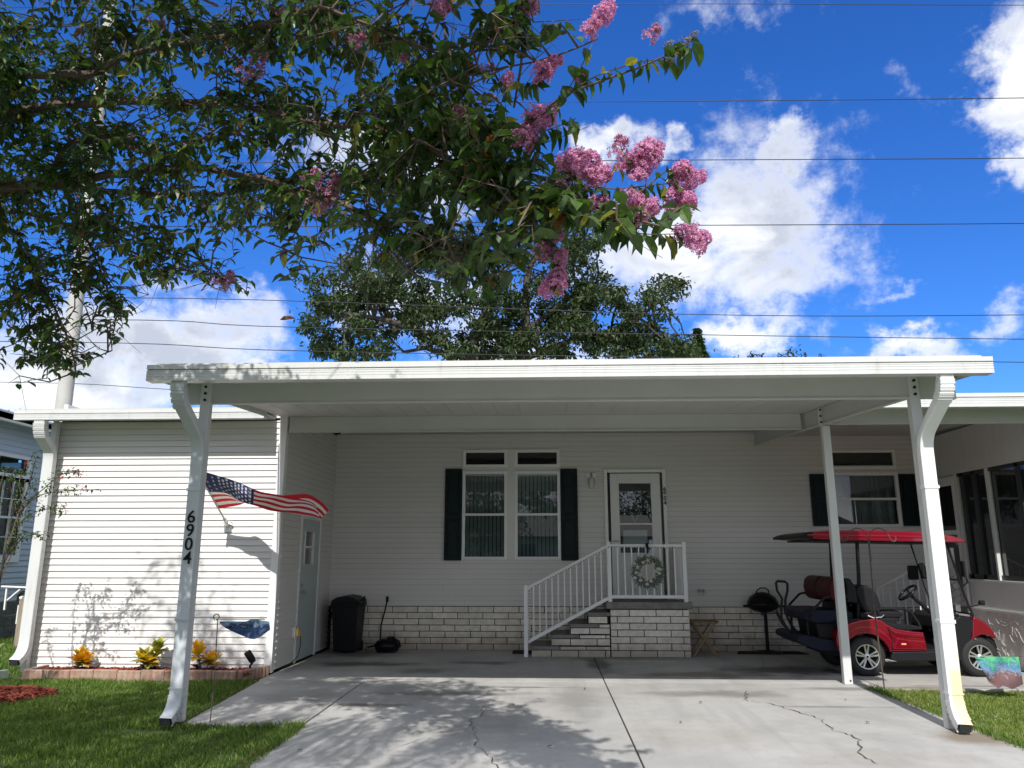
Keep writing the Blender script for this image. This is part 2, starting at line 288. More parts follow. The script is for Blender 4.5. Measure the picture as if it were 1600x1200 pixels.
# ------------------------------------------------------------------ mesh building
class MB:
    def __init__(s): s.v = []; s.f = []; s.m = []
    def add(s, vs, fs, mi=0):
        k = len(s.v); s.v += [tuple(v) for v in vs]; s.f += [tuple(i+k for i in f) for f in fs]; s.m += [mi]*len(fs); return s
    def box(s, x0, x1, y0, y1, z0, z1, mi=0):
        s.add([(x,y,z) for z in (z0,z1) for y in (y0,y1) for x in (x0,x1)],
              [(0,2,3,1),(4,5,7,6),(0,1,5,4),(2,6,7,3),(0,4,6,2),(1,3,7,5)], mi); return s
    def prism(s, pts, a0, a1, axis='y', mi=0):   # polygon pts in the plane across the axis
        n = len(pts)
        f = {'y': lambda p, a: (p[0], a, p[1]), 'x': lambda p, a: (a, p[0], p[1]), 'z': lambda p, a: (p[0], p[1], a)}[axis]
        s.add([f(p, a0) for p in pts]+[f(p, a1) for p in pts],
              [tuple(range(n)), tuple(range(2*n-1, n-1, -1))]+[(i, i+n, (i+1) % n+n, (i+1) % n) for i in range(n)], mi); return s
    def tube(s, pts, r, n=8, mi=0, cap=True, sx=1., closed=False):
        pts = [Vector(p) for p in pts]; N = len(pts)
        if not hasattr(r, '__len__'): r = [r]*N
        ref = None; rings = []
        for i, p in enumerate(pts):
            if closed: d = pts[(i+1) % N]-pts[i-1]
            else: d = pts[min(i+1, N-1)]-pts[max(i-1, 0)]
            d = d.normalized() if d.length > 1e-9 else Vector((0,0,1))
            if ref is None:
                ref = Vector((0,0,1)) if abs(d.z) < .9 else Vector((1,0,0))
            a = (ref-d*ref.dot(d)).normalized(); ref = a; b = d.cross(a)
            rings.append([p+(a*cos(2*pi*k/n)+b*sin(2*pi*k/n)*sx)*r[i] for k in range(n)])
        vs = [q for ring in rings for q in ring]; fs = []
        for i in range(N if closed else N-1):
            j = (i+1) % N
            fs += [(i*n+k, i*n+(k+1) % n, j*n+(k+1) % n, j*n+k) for k in range(n)]
        if cap and not closed: fs += [tuple(range(n-1, -1, -1)), tuple((N-1)*n+k for k in range(n))]
        s.add(vs, fs, mi); return s
    def sweep(s, pts, w, d, side=(1,0,0), mi=0, capend=True):   # rectangular section
        pts = [Vector(p) for p in pts]; N = len(pts); side = Vector(side)
        vs = []
        for i, p in enumerate(pts):
            t0 = (pts[i]-pts[i-1]).normalized() if i else (pts[1]-pts[0]).normalized()
            t1 = (pts[i+1]-pts[i]).normalized() if i < N-1 else t0
            tt = (t0+t1).normalized(); k = 1/max(.5, tt.dot(t1))
            b = tt.cross(side).normalized(); a = b.cross(tt).normalized()
            vs += [p+a*w/2*x*(k if abs(a.dot(t1)) > .02 else 1)+b*d/2*y*(k if abs(b.dot(t1)) > .02 else 1) for x, y in ((-1,-1),(1,-1),(1,1),(-1,1))]
        fs = [(i*4+k, i*4+(k+1) % 4, i*4+4+(k+1) % 4, i*4+4+k) for i in range(N-1) for k in range(4)]
        fs.append((3,2,1,0))
        if capend: fs.append(tuple((N-1)*4+k for k in range(4)))
        s.add(vs, fs, mi); return s
    def lathe(s, prof, c=(0,0,0), n=16, mi=0, axis='z'):
        vs = []
        for r_, z in prof:
            for k in range(n):
                a = 2*pi*k/n; x, y = r_*cos(a), r_*sin(a)
                vs.append({'z': (c[0]+x, c[1]+y, c[2]+z), 'y': (c[0]+x, c[1]+z, c[2]+y), 'x': (c[0]+z, c[1]+x, c[2]+y)}[axis])
        fs = [(i*n+k, i*n+(k+1) % n, (i+1)*n+(k+1) % n, (i+1)*n+k) for i in range(len(prof)-1) for k in range(n)]
        s.add(vs, fs, mi); return s
    def xf(s, mtx): s.v = [tuple(mtx @ Vector(v)) for v in s.v]; return s
    def mesh(s, name, mats):
        me = bpy.data.meshes.new(name); me.from_pydata(s.v, [], s.f)
        for m in (mats if isinstance(mats, (list, tuple)) else [mats]): me.materials.append(M[m])
        if any(s.m): me.polygons.foreach_set('material_index', s.m)
        return me
    def build(s, name, mats, parent=None, smooth=False, bevel=0., kind=None, seg=2, recalc=True, angle=38):
        me = s.mesh(name, mats)
        if recalc:
            import bmesh
            bm = bmesh.new(); bm.from_mesh(me); bmesh.ops.recalc_face_normals(bm, faces=bm.faces); bm.to_mesh(me); bm.free()
        return link(name, me, parent, smooth, bevel, kind, seg, angle)
LOCAL = set()      # things whose parts are written in the thing's own coordinates
def link(name, me, parent=None, smooth=False, bevel=0., kind=None, seg=2, angle=38):
    o = bpy.data.objects.new(name, me); C.objects.link(o); o.parent = parent
    if parent is not None and parent.parent is None and parent.name not in LOCAL: o.location = -parent.location
    if smooth or bevel:
        me.polygons.foreach_set('use_smooth', [True]*len(me.polygons)); me.set_sharp_from_angle(angle=R(angle))
    if bevel:
        b = o.modifiers.new('bevel', 'BEVEL'); b.width = bevel; b.segments = seg; b.limit_method = 'ANGLE'; b.angle_limit = R(35); b.harden_normals = True
    if kind: o['kind'] = kind
    return o
# every mesh is written in world units; a thing's Empty stands at its base and its parts are moved back by that
def thing(name, label, cat, loc=(0,0,0), group=None):
    o = bpy.data.objects.new(name, None); C.objects.link(o); o.location = loc; o.empty_display_size = .2
    return tag(o, label, cat, group)
def tag(o, label, cat, group=None):
    o['label'] = label; o['category'] = cat
    if group: o['group'] = group
    return o
def struct(o): o['kind'] = 'structure'; return o
# ================================================================== GROUND
g = MB().box(-400, 400, -200, 600, -.5, -.035); struct(g.build('ground', 'lawn'))
dv = struct(bpy.data.objects.new('driveway', None)); C.objects.link(dv)
def slab(pts, m='conc', p=None, z1=0., z0=-.12): return MB().prism(pts, z0, z1, 'z').build('concrete_slab', m, p or dv, bevel=.006, seg=1)
slab([(-2.165,-4.),(.655,-4.),(.70,6.85),(.705,9.86),(-2.20,9.86)])
slab([(.667,-4.),(3.84,-4.),(3.80,6.80),(3.72,9.52),(3.72,9.86),(.717,9.86),(.712,6.85)])
slab([(-3.31,7.36),(-2.212,7.30),(-2.212,9.86),(-3.50,9.86)])
cs = bpy.data.objects.new('carport_floor', None); C.objects.link(cs); struct(cs)
slab([(-3.53,9.872),(.705,9.872),(.72,13.0),(-3.53,13.0)], 'conc2', cs)
slab([(.717,9.872),(3.88,9.872),(3.88,13.0),(.732,13.0)], 'conc2', cs)
strip = bpy.data.objects.new('cart_strip', None); C.objects.link(strip); struct(strip)
slab([(3.892,9.53),(6.24,9.56),(6.24,13.0),(3.892,13.0)], 'cstrip', strip)
slab([(3.732,9.50),(3.88,9.50),(3.88,9.86),(3.732,9.86)], 'cstrip', strip)
MB().box(-3.5, 6.2, 7.4, 13, -.2, -.1).build('concrete_slab', 'mortar_and_gap_shade', strip)
# cracks in the concrete, thin dark gaps with ragged edges
def crack(pts, w, name='crack'):
    P = []
    for (x0, y0), (x1, y1) in zip(pts, pts[1:]):
        for k in range(7):
            u = k/7; P.append((x0+(x1-x0)*u+rnd.uniform(-.028,.028), y0+(y1-y0)*u+rnd.uniform(-.03,.03)))
    P.append(pts[-1]); b = MB(); n = len(P); vs = []
    for i, (x, y) in enumerate(P):
        ww = w*rnd.choice([.25,.4,.55,.7,1.1])*(1 if 0 < i < n-1 else .1)
        vs += [(x-ww, y, .004), (x+ww, y, .004)]
    b.add(vs, [(2*i, 2*i+1, 2*i+3, 2*i+2) for i in range(n-1)]); b.build(name, 'crack', dv)
crack([(-.64,8.35),(-.60,7.95),(-.70,7.6),(-.62,7.1),(-.55,6.6),(-.38,6.1),(-.33,5.7)], .006)
crack([(2.25,9.35),(2.17,8.95),(2.09,8.72),(2.30,8.55),(2.45,8.12),(2.56,7.75),(2.50,7.35),(2.60,7.05),(2.44,6.6),(2.42,6.2)], .008)
crack([(2.45,8.12),(2.9,7.95),(3.2,7.7)], .003); crack([(2.60,7.05),(2.95,6.85)], .003); crack([(-.62,7.1),(-1.0,6.9),(-1.2,6.5)], .003)
crack([(2.09,8.72),(1.2,8.74),(.72,8.7)], .003); crack([(2.3,8.5),(2.9,8.3),(3.7,8.2)], .003)
crack([(-1.9,8.4),(-1.55,8.35),(-1.3,8.33)], .006); crack([(3.4,12.9),(2.9,11.0),(3.1,10.0)], .004)
# street and the far side (seen only as the windows' reflection)
struct(MB().box(-60, 60, -16, -8.5, -.3, -.02).build('street', 'asphalt'))

# ================================================================== HOUSE
house = thing('house', 'single-storey white-sided manufactured home with pale brick skirting and dark shutters behind the carport', 'house', (0, 13.1, 0))
EXP = .0843
def courses(parent, lo, hi, z0, z1, holes, place, name='siding_board', m='siding', exp=EXP):
    """boards lo..hi along the wall, from z0 up to z1, leaving the holes (a0,a1,za,zb) free; place maps (along, out, z) to the world"""
    z = z0; k = 0; cache = {}
    while z < z1-.01:
        e = min(exp, z1-z); segs = [(lo, hi)]
        for a0, a1, za, zb in holes:
            if min(z+e, zb)-max(z, za) > e*.35:
                segs = [s for q in segs for s in ((q[0], min(q[1], a0)), (max(q[0], a1), q[1])) if s[1]-s[0] > .01]
        if name == 'siding_board':
            out_ = []
            for a, b in segs:
                while b-a > 3.7:
                    c_ = a+rnd.uniform(1.6, 3.6); out_.append((a, c_-.001)); a = c_+.001
                out_.append((a, b))
            segs = out_
        for a, b in segs:
            pr = [(0, z), (.021, z), (.0205, z+.008), (.004, z+e-.0022), (0, z+e-.0022)]
            mb = MB(); n = 5; j = rnd.uniform(-.0008,.0008)
            vs = [place(a, o+(j if o else 0), zz) for o, zz in pr]+[place(b, o+(j if o else 0), zz) for o, zz in pr]
            mb.add(vs, [(4,3,2,1,0),(5,6,7,8,9)]+[(i, i+5, (i+1) % 5+5, (i+1) % 5) for i in range(5)]); mb.build(name, m, parent)
        z += exp; k += 1
def wallgrid(lo, hi, z0, z1, holes, place, d=.10):
    xs = sorted({lo, hi, *[h[0] for h in holes], *[h[1] for h in holes]}); zs = sorted({z0, z1, *[h[2] for h in holes], *[h[3] for h in holes]})
    xs = [x for x in xs if lo <= x <= hi]; zs = [z for z in zs if z0 <= z <= z1]
    b = MB()
    for x0, x1 in zip(xs, xs[1:]):
        for a, c in zip(zs, zs[1:]):
            mx_, mz = (x0+x1)/2, (a+c)/2
            if any(h[0] < mx_ < h[1] and h[2] < mz < h[3] for h in holes): continue
            pts = [place(u, o, w) for w in (a, c) for o in (0, -d) for u in (x0, x1)]
            b.add(pts, [(0,2,3,1),(4,5,7,6),(0,1,5,4),(2,6,7,3),(0,4,6,2),(1,3,7,5)])
    return b
YB = 13.02
back = lambda a, o, z: (a, YB-o, z)
HOLES = [(-1.335,-.665,1.46,2.84), (-.455,.225,1.46,2.84), (-1.335,-.665,2.985,3.205), (-.455,.225,2.985,3.205),
         (1.05,1.98,.80,2.84), (4.80,5.80,1.98,2.79), (4.80,5.80,2.93,3.17)]
bw = wallgrid(-3.655, 6.36, 0, 3.62, HOLES, back).build('back_wall', 'mortar_and_gap_shade', house)  # near-black backing: painted shade in the gaps under the boards
courses(bw, -3.572, 6.30, .682, 3.53, HOLES, back)
MB().box(-3.5,6.3,12.985,13.003,3.531,3.575).build('frieze_trim', 'trim', bw)
FRONTY = 10.43
frontp = lambda a, o, z: (a, FRONTY-o, z)
gw = wallgrid(-6.86, -3.62, 0, 3.33, [], frontp).build('front_wall', 'mortar_and_gap_shade', house)
courses(gw, -6.84, -3.665, .02, 3.33, [], frontp)
MB().prism([(-3.665,10.405),(-3.565,10.405),(-3.565,10.50),(-3.60,10.50),(-3.60,10.43),(-3.665,10.43)], .0, 3.375, 'z').build('corner_trim', 'trim', gw, bevel=.004)
MB().box(-6.90,-6.835,10.405,10.43,.0,3.34).build('corner_trim', 'trim', gw)
SX = -3.575
side = lambda a, o, z: (SX+o, a, z)
SH = [(11.30,12.30,.0,2.06)]
sw = wallgrid(10.531, 13.02, 0, 3.60, SH, side, .08).build('side_wall', 'mortar_and_gap_shade', house)
courses(sw, 10.505, 13.012, .03, 3.50, SH, side)
# left end and rear of the house, for other views
MB().box(-6.86,-6.80,10.531,20,0,3.6).box(-6.8,12.9,19.9,20,0,3.6).box(12.9,13,13.2,20,0,3.6).build('outer_wall', 'siding', house)
rf = MB().prism([(9.95,3.393),(9.95,3.43),(20.4,3.99),(20.4,3.95)], -7.17, -3.72, 'x').prism([(13.13,3.62),(13.13,3.70),(20.4,3.95),(20.4,3.87)], -3.925, 13.2, 'x').build('roof', 'roofw', house)
# garage gutter: three-step profile
def gutter(parent, x0, x1, y, zb, zt, name='gutter', m='alu', back=.10):
    h = zt-zb
    p = [(y+back, zb), (y, zb)]
    for f0 in (.24, .42, .56): p += [(y, zb+(f0-.02)*h), (y+.004, zb+f0*h), (y, zb+(f0+.02)*h)]
    p += [(y, zb+.66*h), (y+.020, zb+.67*h), (y+.020, zb+.71*h), (y-.004, zb+.73*h), (y-.004, zt), (y+back, zt)]
    return MB().prism(p, x0, x1, 'x').build(name, m, parent)
gutter(house, -7.15, -3.72, 9.93, 3.277, 3.392)
MB().box(-7.13,-3.73,10.032,10.40,3.335,3.36).build('soffit', 'roofw', house)
MB().box(-3.93,-3.56,10.402,10.45,3.36,3.60).build('wall_cap', 'trim', house)
# brick skirting
BL, BH, JT = .401, .0985, .0125
def brick(parent, x0, x1, yf, z0, z1, d=.06, m='brick'):
    j = rnd.uniform(-.003,.003); c = .0025
    b = MB(); a = [(x0+c, yf+j, z0+c), (x1-c, yf+j, z0+c), (x1-c, yf+j, z1-c), (x0+c, yf+j, z1-c)]
    q = [(x0, yf+j+c, z0), (x1, yf+j+c, z0), (x1, yf+j+c, z1), (x0, yf+j+c, z1)]; r = [(x, yf+d, z) for x, _, z in q]
    b.add(a+q+r, [(0,1,2,3)]+[f for k in range(4) for f in ((k, (k+4), (k+1) % 4+4, (k+1) % 4), (k+4, k+8, (k+1) % 4+8, (k+1) % 4+4))]+[(8,11,10,9)])
    return b.build('brick', m, parent)
sk = MB().box(-3.50, 6.28, 12.985, 13.018, 0, .682).build('brick_skirting', 'mortar_and_gap_shade', house)
for row in range(7):
    z0 = .004+row*.0968; x = -3.5-(.20 if row % 2 == 0 else .0)+.02*(row % 3)-.03
    while x < 6.24:
        a, b_ = max(x, -3.50), min(x+BL, 6.27)
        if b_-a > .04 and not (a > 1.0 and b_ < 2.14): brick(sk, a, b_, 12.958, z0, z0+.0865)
        x += BL+JT
MB().box(-3.50,6.28,12.96,12.984,.683,.705).build('skirting_cap', 'siding', sk)

# ---- windows and shutters
def window(x0, x1, z0, z1, sash=None, blind='slats', mull=False):
    t_ = .042; fr = MB(); y0, y1 = 12.975, 13.03
    for a, b_, c, d in ((x0-t_, x0+.008, z0-t_, z1+t_), (x1-.008, x1+t_, z0-t_, z1+t_), (x0+.008, x1-.008, z0-t_, z0+.008), (x0+.008, x1-.008, z1-.008, z1+t_)): fr.box(a, b_, y0, y1, c, d)
    w = fr.build('window', 'trim', house, bevel=.004)
    if sash: MB().box(x0+.009, x1-.009, 12.985, 13.045, sash-.018, sash+.02).build('sash_rail', 'trim', w, bevel=.003)
    zz = [z0+.009]+([sash-.019, sash+.021] if sash else [])+[z1-.009]
    for k in range(0, len(zz), 2): MB().add([(x0+.009, 13.012+(.012 if k else .0), zz[k]), (x1-.009, 13.012+(.012 if k else 0), zz[k]), (x1-.009, 13.012+(.012 if k else 0), zz[k+1]), (x0+.009, 13.012+(.012 if k else 0), zz[k+1])], [(0,1,2,3)]).build('pane', 'glass', w)
    if blind == 'slats':
        n = 10; s_ = (x1-x0-.02)/n
        for k in range(n):
            cx = x0+.01+s_*(k+.5); a = .5
            MB().add([(cx-s_*.40, 13.075-a*s_*.5, z0), (cx+s_*.38, 13.075+a*s_*.5, z0), (cx+s_*.38, 13.075+a*s_*.5, z1-.03), (cx-s_*.40, 13.075-a*s_*.5, z1-.03)], [(0,1,2,3)]).build('blind_slat', 'blind', w)
        MB().box(x0, x1, 13.06, 13.10, z1-.03, z1).build('blind_rail', 'trim', w)
    if blind == 'curtain':
        b = MB(); n = 60; vs = []
        for k in range(n+1):
            u = k/n; yy = 13.10+.018*sin(u*58)+.008*sin(u*131)
            vs += [(x0+(x1-x0)*u, yy, z0), (x0+(x1-x0)*u, yy, z1)]
        b.add(vs, [(2*k, 2*k+2, 2*k+3, 2*k+1) for k in range(n)]).build('curtain', 'curtain', w, smooth=True)
    MB().add([(x0-.2, 13.35, z0-.2), (x1+.2, 13.35, z0-.2), (x1+.2, 13.35, z1+.2), (x0-.2, 13.35, z1+.2), (x0-.2, 13.13, z0-.2), (x1+.2, 13.13, z0-.2), (x1+.2, 13.13, z1+.2), (x0-.2, 13.13, z1+.2)], [(0,1,2,3),(0,4,5,1),(1,5,6,2),(2,6,7,3),(3,7,4,0)]).build('dark_room', 'dark', w, recalc=False)
    return w
window(-1.335,-.665,1.46,2.84,2.155); window(-.455,.225,1.46,2.84,2.155)
window(-1.335,-.665,2.985,3.205,None,None); window(-.455,.225,2.985,3.205,None,None)
window(4.80,5.80,1.98,2.79,2.395,'curtain'); window(4.80,5.80,2.93,3.17,None,None)
# moulding between the paired windows
MB().box(-.623,-.497,12.982,13.003,1.42,3.25).build('mullion_panel', 'siding', house)
def shutter(x0, x1, z0, z1):
    f = MB(); t_ = .035
    f.box(x0, x0+t_, 12.962, 12.99, z0, z1).box(x1-t_, x1, 12.962, 12.99, z0, z1)
    h = z1-z0
    for a, b_ in ((z0, z0+.06), (z0+h*.44, z0+h*.50), (z1-.06, z1)): f.box(x0+t_, x1-t_, 12.962, 12.99, a, b_)
    s_ = f.build('shutter', 'shutter', house, bevel=.003)
    for a, b_ in ((z0+.06, z0+h*.44), (z0+h*.50, z1-.06)):
        MB().prism([(x0+t_, a), (x1-t_, a), (x1-t_, b_), (x0+t_, b_)], 12.984, 12.99, 'y').prism([(x0+t_+.03, a+.03), (x1-t_-.03, a+.03), (x1-t_-.03, b_-.03), (x0+t_+.03, b_-.03)], 12.970, 12.984, 'y').build('shutter_panel', 'shutter', s_, bevel=.006)
shutter(-1.672,-1.385,1.405,2.922); shutter(.272,.556,1.405,2.915); shutter(4.40,4.75,1.958,2.808); shutter(5.852,6.115,1.958,2.803)

# ---- front door
dr = MB()
dr.box(1.00,1.055,12.955,13.03,.80,2.90).box(1.972,2.03,12.955,13.03,.80,2.90).box(1.055,1.972,12.955,13.03,2.845,2.90)
door = dr.build('door_frame', 'trim', house, bevel=.006)
sdr = MB(); a0, a1 = 1.10, 1.93
sdr.box(a0, 1.245, 12.965, 13.0, .82, 2.83).box(1.775, a1, 12.965, 13.0, .82, 2.83).box(1.245, 1.775, 12.965, 13.0, 2.665, 2.83).box(1.245, 1.775, 12.965, 13.0, .82, .98).box(1.245,1.775,12.968,12.998,1.50,1.53)
storm = sdr.build('storm_door', 'door', house, bevel=.004)
MB().box(1.245,1.775,12.972,12.994,1.985,2.008).build('glazing_bar', 'trim', storm)
MB().box(1.245,1.775,12.978,12.99,.98,1.50).build('kick_panel', 'door', storm)
MB().add([(1.245,12.985,1.53),(1.775,12.985,1.53),(1.775,12.985,2.665),(1.245,12.985,2.665)], [(0,1,2,3)]).build('pane', 'dglass', storm)
MB().tube([(1.12,12.95,1.72),(1.14,12.935,1.72),(1.22,12.935,1.715)], .008).build('door_handle', 'metal', storm, smooth=True)
ind = MB().box(1.09,1.94,13.05,13.08,.80,2.84).build('inner_door', 'mort' if False else 'shutter', house)
MB().box(1.30,1.70,13.035,13.052,1.62,1.90).build('door_panel', 'door', ind, bevel=.01)
b = MB(); r2 = random.Random(3)
for k in range(70):
    a = r2.uniform(0, 2*pi); rr = r2.uniform(.10,.21); cx, cz = 1.51+rr*cos(a), 2.36+rr*1.1*sin(a)
    q = [(cx+r2.uniform(-.05,.05), 13.02+r2.uniform(-.01,.01), cz+r2.uniform(-.05,.05)) for _ in range(3)]; b.add(q, [(0,1,2)])
tag(b.build('wreath', 'iron'), 'brown leafy wreath hanging behind the glass of the front door', 'wreath')
tag(MB().tube([(1.44,13.015,2.15),(1.50,13.01,2.02),(1.56,13.015,2.15)], .008).build('door_ornament', 'trim'), 'small white V-shaped ornament behind the front door glass below the brown wreath', 'ornament')
# porch light, spigot, second number on the door trim
pl = thing('porch_light', 'small white lantern wall light between the window shutter and the front door', 'light', (.79,13.0,2.72))
MB().box(.705,.875,12.972,13.002,2.595,2.845).build('mounting_plate', 'trim', pl, bevel=.01)
MB().lathe([(.0,-.13),(.04,-.12),(.055,-.02),(.05,.03),(.03,.06),(.0,.075)], (.79,12.91,2.70), 14).build('lamp_glass', 'lamp', pl, smooth=True)
MB().tube([(.79,12.97,2.80),(.79,12.93,2.83),(.79,12.91,2.785)], .014).tube([(.79+.062*cos(a), 12.91+.062*sin(a)*.3, 2.68+.09*sin(a)) for a in np.linspace(0, 2*pi, 16)], .006).build('bracket', 'metal', pl, smooth=True)
sp = thing('water_spigot', 'silver outdoor water spigot on the siding right of the entry steps', 'spigot', (2.5,12.98,.93))
MB().tube([(2.55,13.0,.935),(2.55,12.90,.935),(2.55,12.87,.92),(2.55,12.865,.87)], .017).build('pipe', 'metal', sp, smooth=True)
MB().lathe([(0,0),(.035,.0),(.038,.008),(.0,.012)], (2.47,12.91,.935), 10, axis='x').tube([(2.47,12.91,.935),(2.55,12.91,.935)], .010).build('handle', 'metal', sp, smooth=True)
# storage door in the side wall
gd = MB()
gd.box(SX,SX+.028,11.30,11.345,.0,2.06).box(SX,SX+.028,12.255,12.30,.0,2.06).box(SX,SX+.028,11.345,12.255,2.015,2.06)
gdf = gd.build('door_frame', 'trim', house, bevel=.003)
gdd = MB(); X0, X1 = SX-.02, SX+.014
for c in ((11.347,11.50,.02,2.013),(11.97,12.253,.02,2.013),(11.50,11.97,1.84,2.013),(11.50,11.97,.02,1.36)): gdd.box(X0, X1, *c)
gdo = gdd.build('side_door', 'gdoor', house)
MB().box(X0,X1+.01,11.50,11.97,1.595,1.625).box(X0,X1+.01,11.50,11.53,1.36,1.595).box(X0,X1+.01,11.94,11.97,1.36,1.595).box(X0,X1+.01,11.50,11.53,1.625,1.84).box(X0,X1+.01,11.94,11.97,1.625,1.84).build('window_frame', 'trim', gdo)
MB().add([(X0+.012,11.53,1.36),(X0+.012,11.94,1.36),(X0+.012,11.94,1.84),(X0+.012,11.53,1.84)], [(0,1,2,3)]).build('pane', 'glass', gdo)
MB().add([(X0-.05,11.5,1.3),(X0-.05,12.0,1.3),(X0-.05,12.0,1.9),(X0-.05,11.5,1.9)], [(0,1,2,3)]).build('dark_room', 'dark', gdo)
MB().lathe([(.012,0),(.012,.04),(.032,.045),(.034,.075),(.0,.085)], (X1,11.46,.96), 12, axis='x').lathe([(.028,0),(.028,.02),(.0,.022)], (X1,11.46,1.06), 12, axis='x').build('door_knob', 'metal', gdo, smooth=True)
# a power outlet with a yellow plug
ob = thing('outlet_box', 'small white outdoor outlet box low on the side wall next to the storage door', 'outlet', (SX,11.22,.42))
MB().box(SX+.012,SX+.055,11.16,11.25,.36,.50).build('cover', 'trim', ob, bevel=.006)
yp = thing('yellow_adapter', 'yellow plug adapter with black cord hanging beside the outlet box', 'adapter', (SX,11.3,.42))
MB().prism([(SX+.06,.37),(SX+.13,.38),(SX+.085,.50),(SX+.06,.50)], 11.21, 11.235, 'y').build('adapter_body', 'yellow', yp, bevel=.004)
MB().tube([(SX+.12,11.22,.38),(SX+.13,11.2,.25),(SX+.12,11.15,.12),(SX+.06,11.0,.03),(SX+.05,10.8,.012)], .006).build('cord', 'blackm', yp, smooth=True)
# ================================================================== CARPORT
cp = thing('carport', 'white aluminium carport with flat roof and square posts covering the driveway end', 'carport', (.1, 7.46, 0))
zu = lambda y: 3.205+.0585*(y-7.45)
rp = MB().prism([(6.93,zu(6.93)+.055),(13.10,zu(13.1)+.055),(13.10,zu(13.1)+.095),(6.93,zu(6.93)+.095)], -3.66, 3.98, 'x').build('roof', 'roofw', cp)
x = -3.665
while x < 3.95:
    x1 = min(x+.302, 3.975); yb = 13.0 if x > -3.50 else 10.40
    q = [(x,6.93),(x1,6.93),(x1,yb),(x,yb)]
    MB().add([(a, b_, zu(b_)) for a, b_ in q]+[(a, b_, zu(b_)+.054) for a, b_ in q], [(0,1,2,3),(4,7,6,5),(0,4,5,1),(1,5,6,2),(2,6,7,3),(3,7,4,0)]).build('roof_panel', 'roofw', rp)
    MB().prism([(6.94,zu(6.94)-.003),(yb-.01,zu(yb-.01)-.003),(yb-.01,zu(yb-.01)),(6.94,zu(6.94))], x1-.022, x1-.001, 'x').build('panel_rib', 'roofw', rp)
    x = x1+.003
gutter(cp, -3.685, 4.0, 6.80, 3.075, 3.225, back=.12)
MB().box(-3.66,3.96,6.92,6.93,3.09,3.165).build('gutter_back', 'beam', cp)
for xs, yb in ((-3.69, 9.925), (3.978, 13.0)):
    MB().prism([(6.925,zu(6.925)-.06),(yb,zu(yb)-.06),(yb,zu(yb)+.09),(6.925,zu(6.925)+.06)], xs, xs+.014, 'x').build('edge_fascia', 'alu', cp)
def beam(x0, x1, y, z0, z1, n='beam'):
    b = MB().box(x0, x1, y-.022, y+.022, z0, z1)
    b.box(x0, x1, y-.036, y-.022, z0, z0+.018).box(x0, x1, y-.036, y-.022, z1-.018, z1)
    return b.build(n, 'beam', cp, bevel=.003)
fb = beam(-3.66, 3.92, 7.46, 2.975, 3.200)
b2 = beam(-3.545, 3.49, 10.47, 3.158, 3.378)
MB().box(3.915,3.965,7.40,7.455,2.96,3.19).build('end_plate', 'alu', fb, bevel=.003)
sb = MB(); 
sb.prism([(7.50,2.985),(13.0,3.295),(13.0,3.525),(7.50,3.205)], 3.545, 3.585, 'x').prism([(7.50,2.985),(13.0,3.295),(13.0,3.313),(7.50,3.003)], 3.53, 3.545, 'x')
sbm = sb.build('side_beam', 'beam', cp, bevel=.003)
def post(x, y, ztop, w=.10, brk=3):
    p = MB().prism([(x+a, y+b_) for a, b_ in ((0,0),(w,0),(w,.08),(0,.08))], 0, ztop, 'z').build('post', 'alu', cp, bevel=.008)
    for k in range(brk): MB().lathe([(.014,0),(.014,-.012),(.0,-.014)], (x+w*.5, y-.001, ztop-.045-.067*k), 8, axis='y').build('bolt', 'blackm', p, smooth=True)
    return p
post(-3.435, 7.405, 3.19); post(3.53, 7.405, 3.19)
mp_ = post(3.53, 9.79, 3.10, brk=0)
MB().box(3.49,3.54,9.775,9.789,3.10,3.33).build('bracket_plate', 'alu', mp_)
for k in range(3): MB().lathe([(.013,0),(.013,-.012),(0,-.014)], (3.515, 9.774, 3.14+.08*k), 8, axis='y').build('bolt', 'blackm', mp_, smooth=True)
MB().lathe([(.010,0),(.010,-.008),(0,-.01)], (3.60, 9.789, .045), 8, axis='y').build('bolt', 'blackm', mp_, smooth=True)
def spout(pts, w, d, parent, side=(1,0,0), m='downs', ribs=True):
    o = MB().sweep(pts, w, d, side, capend=False).build('downspout', m, parent, bevel=.012, seg=3)
    e = Vector(pts[-1]); dd = (e-Vector(pts[-2])).normalized()
    return o
def arc(p0, p1, p2, n=5):
    p0, p1, p2 = map(Vector, (p0, p1, p2)); return [tuple(p0*(1-u)**2+p1*2*u*(1-u)+p2*u*u) for u in np.linspace(0, 1, n)]
dl = spout([(-3.40,6.865,3.08)]+arc((-3.40,6.87,3.04),(-3.40,6.87,2.93),(-3.395,6.97,2.86))+arc((-3.38,7.24,2.67),(-3.378,7.345,2.60),(-3.378,7.355,2.46))+arc((-3.378,7.355,.28),(-3.378,7.355,.12),(-3.385,7.19,.045)), .120, .085, cp)
yspout = mat('white_spout_with_rust_stain', (.82,.83,.82), .36)
M['downy'] = yspout
t = NT(yspout.node_tree); bb = yspout.node_tree.nodes['Principled BSDF']
tc = t.n('ShaderNodeTexCoord').outputs['Object']; sp_ = t.n('ShaderNodeSeparateXYZ'); t.link(tc, sp_.inputs[0]); nz = t.n('ShaderNodeTexNoise', i_Scale=5., i_Detail=5.); t.link(tc, nz.inputs['Vector'])
f = t.m('MULTIPLY', t.step(t.m('ADD', sp_.outputs[2], t.m('MULTIPLY', nz.outputs[0], .5)), .62, 1.15, 1., 0.), t.step(sp_.outputs[0], 3.54, 3.56)); t.link(t.mix(t.m('MULTIPLY', f, .8), (.82,.83,.82,1), (.74,.58,.28,1)), bb.inputs['Base Color'])
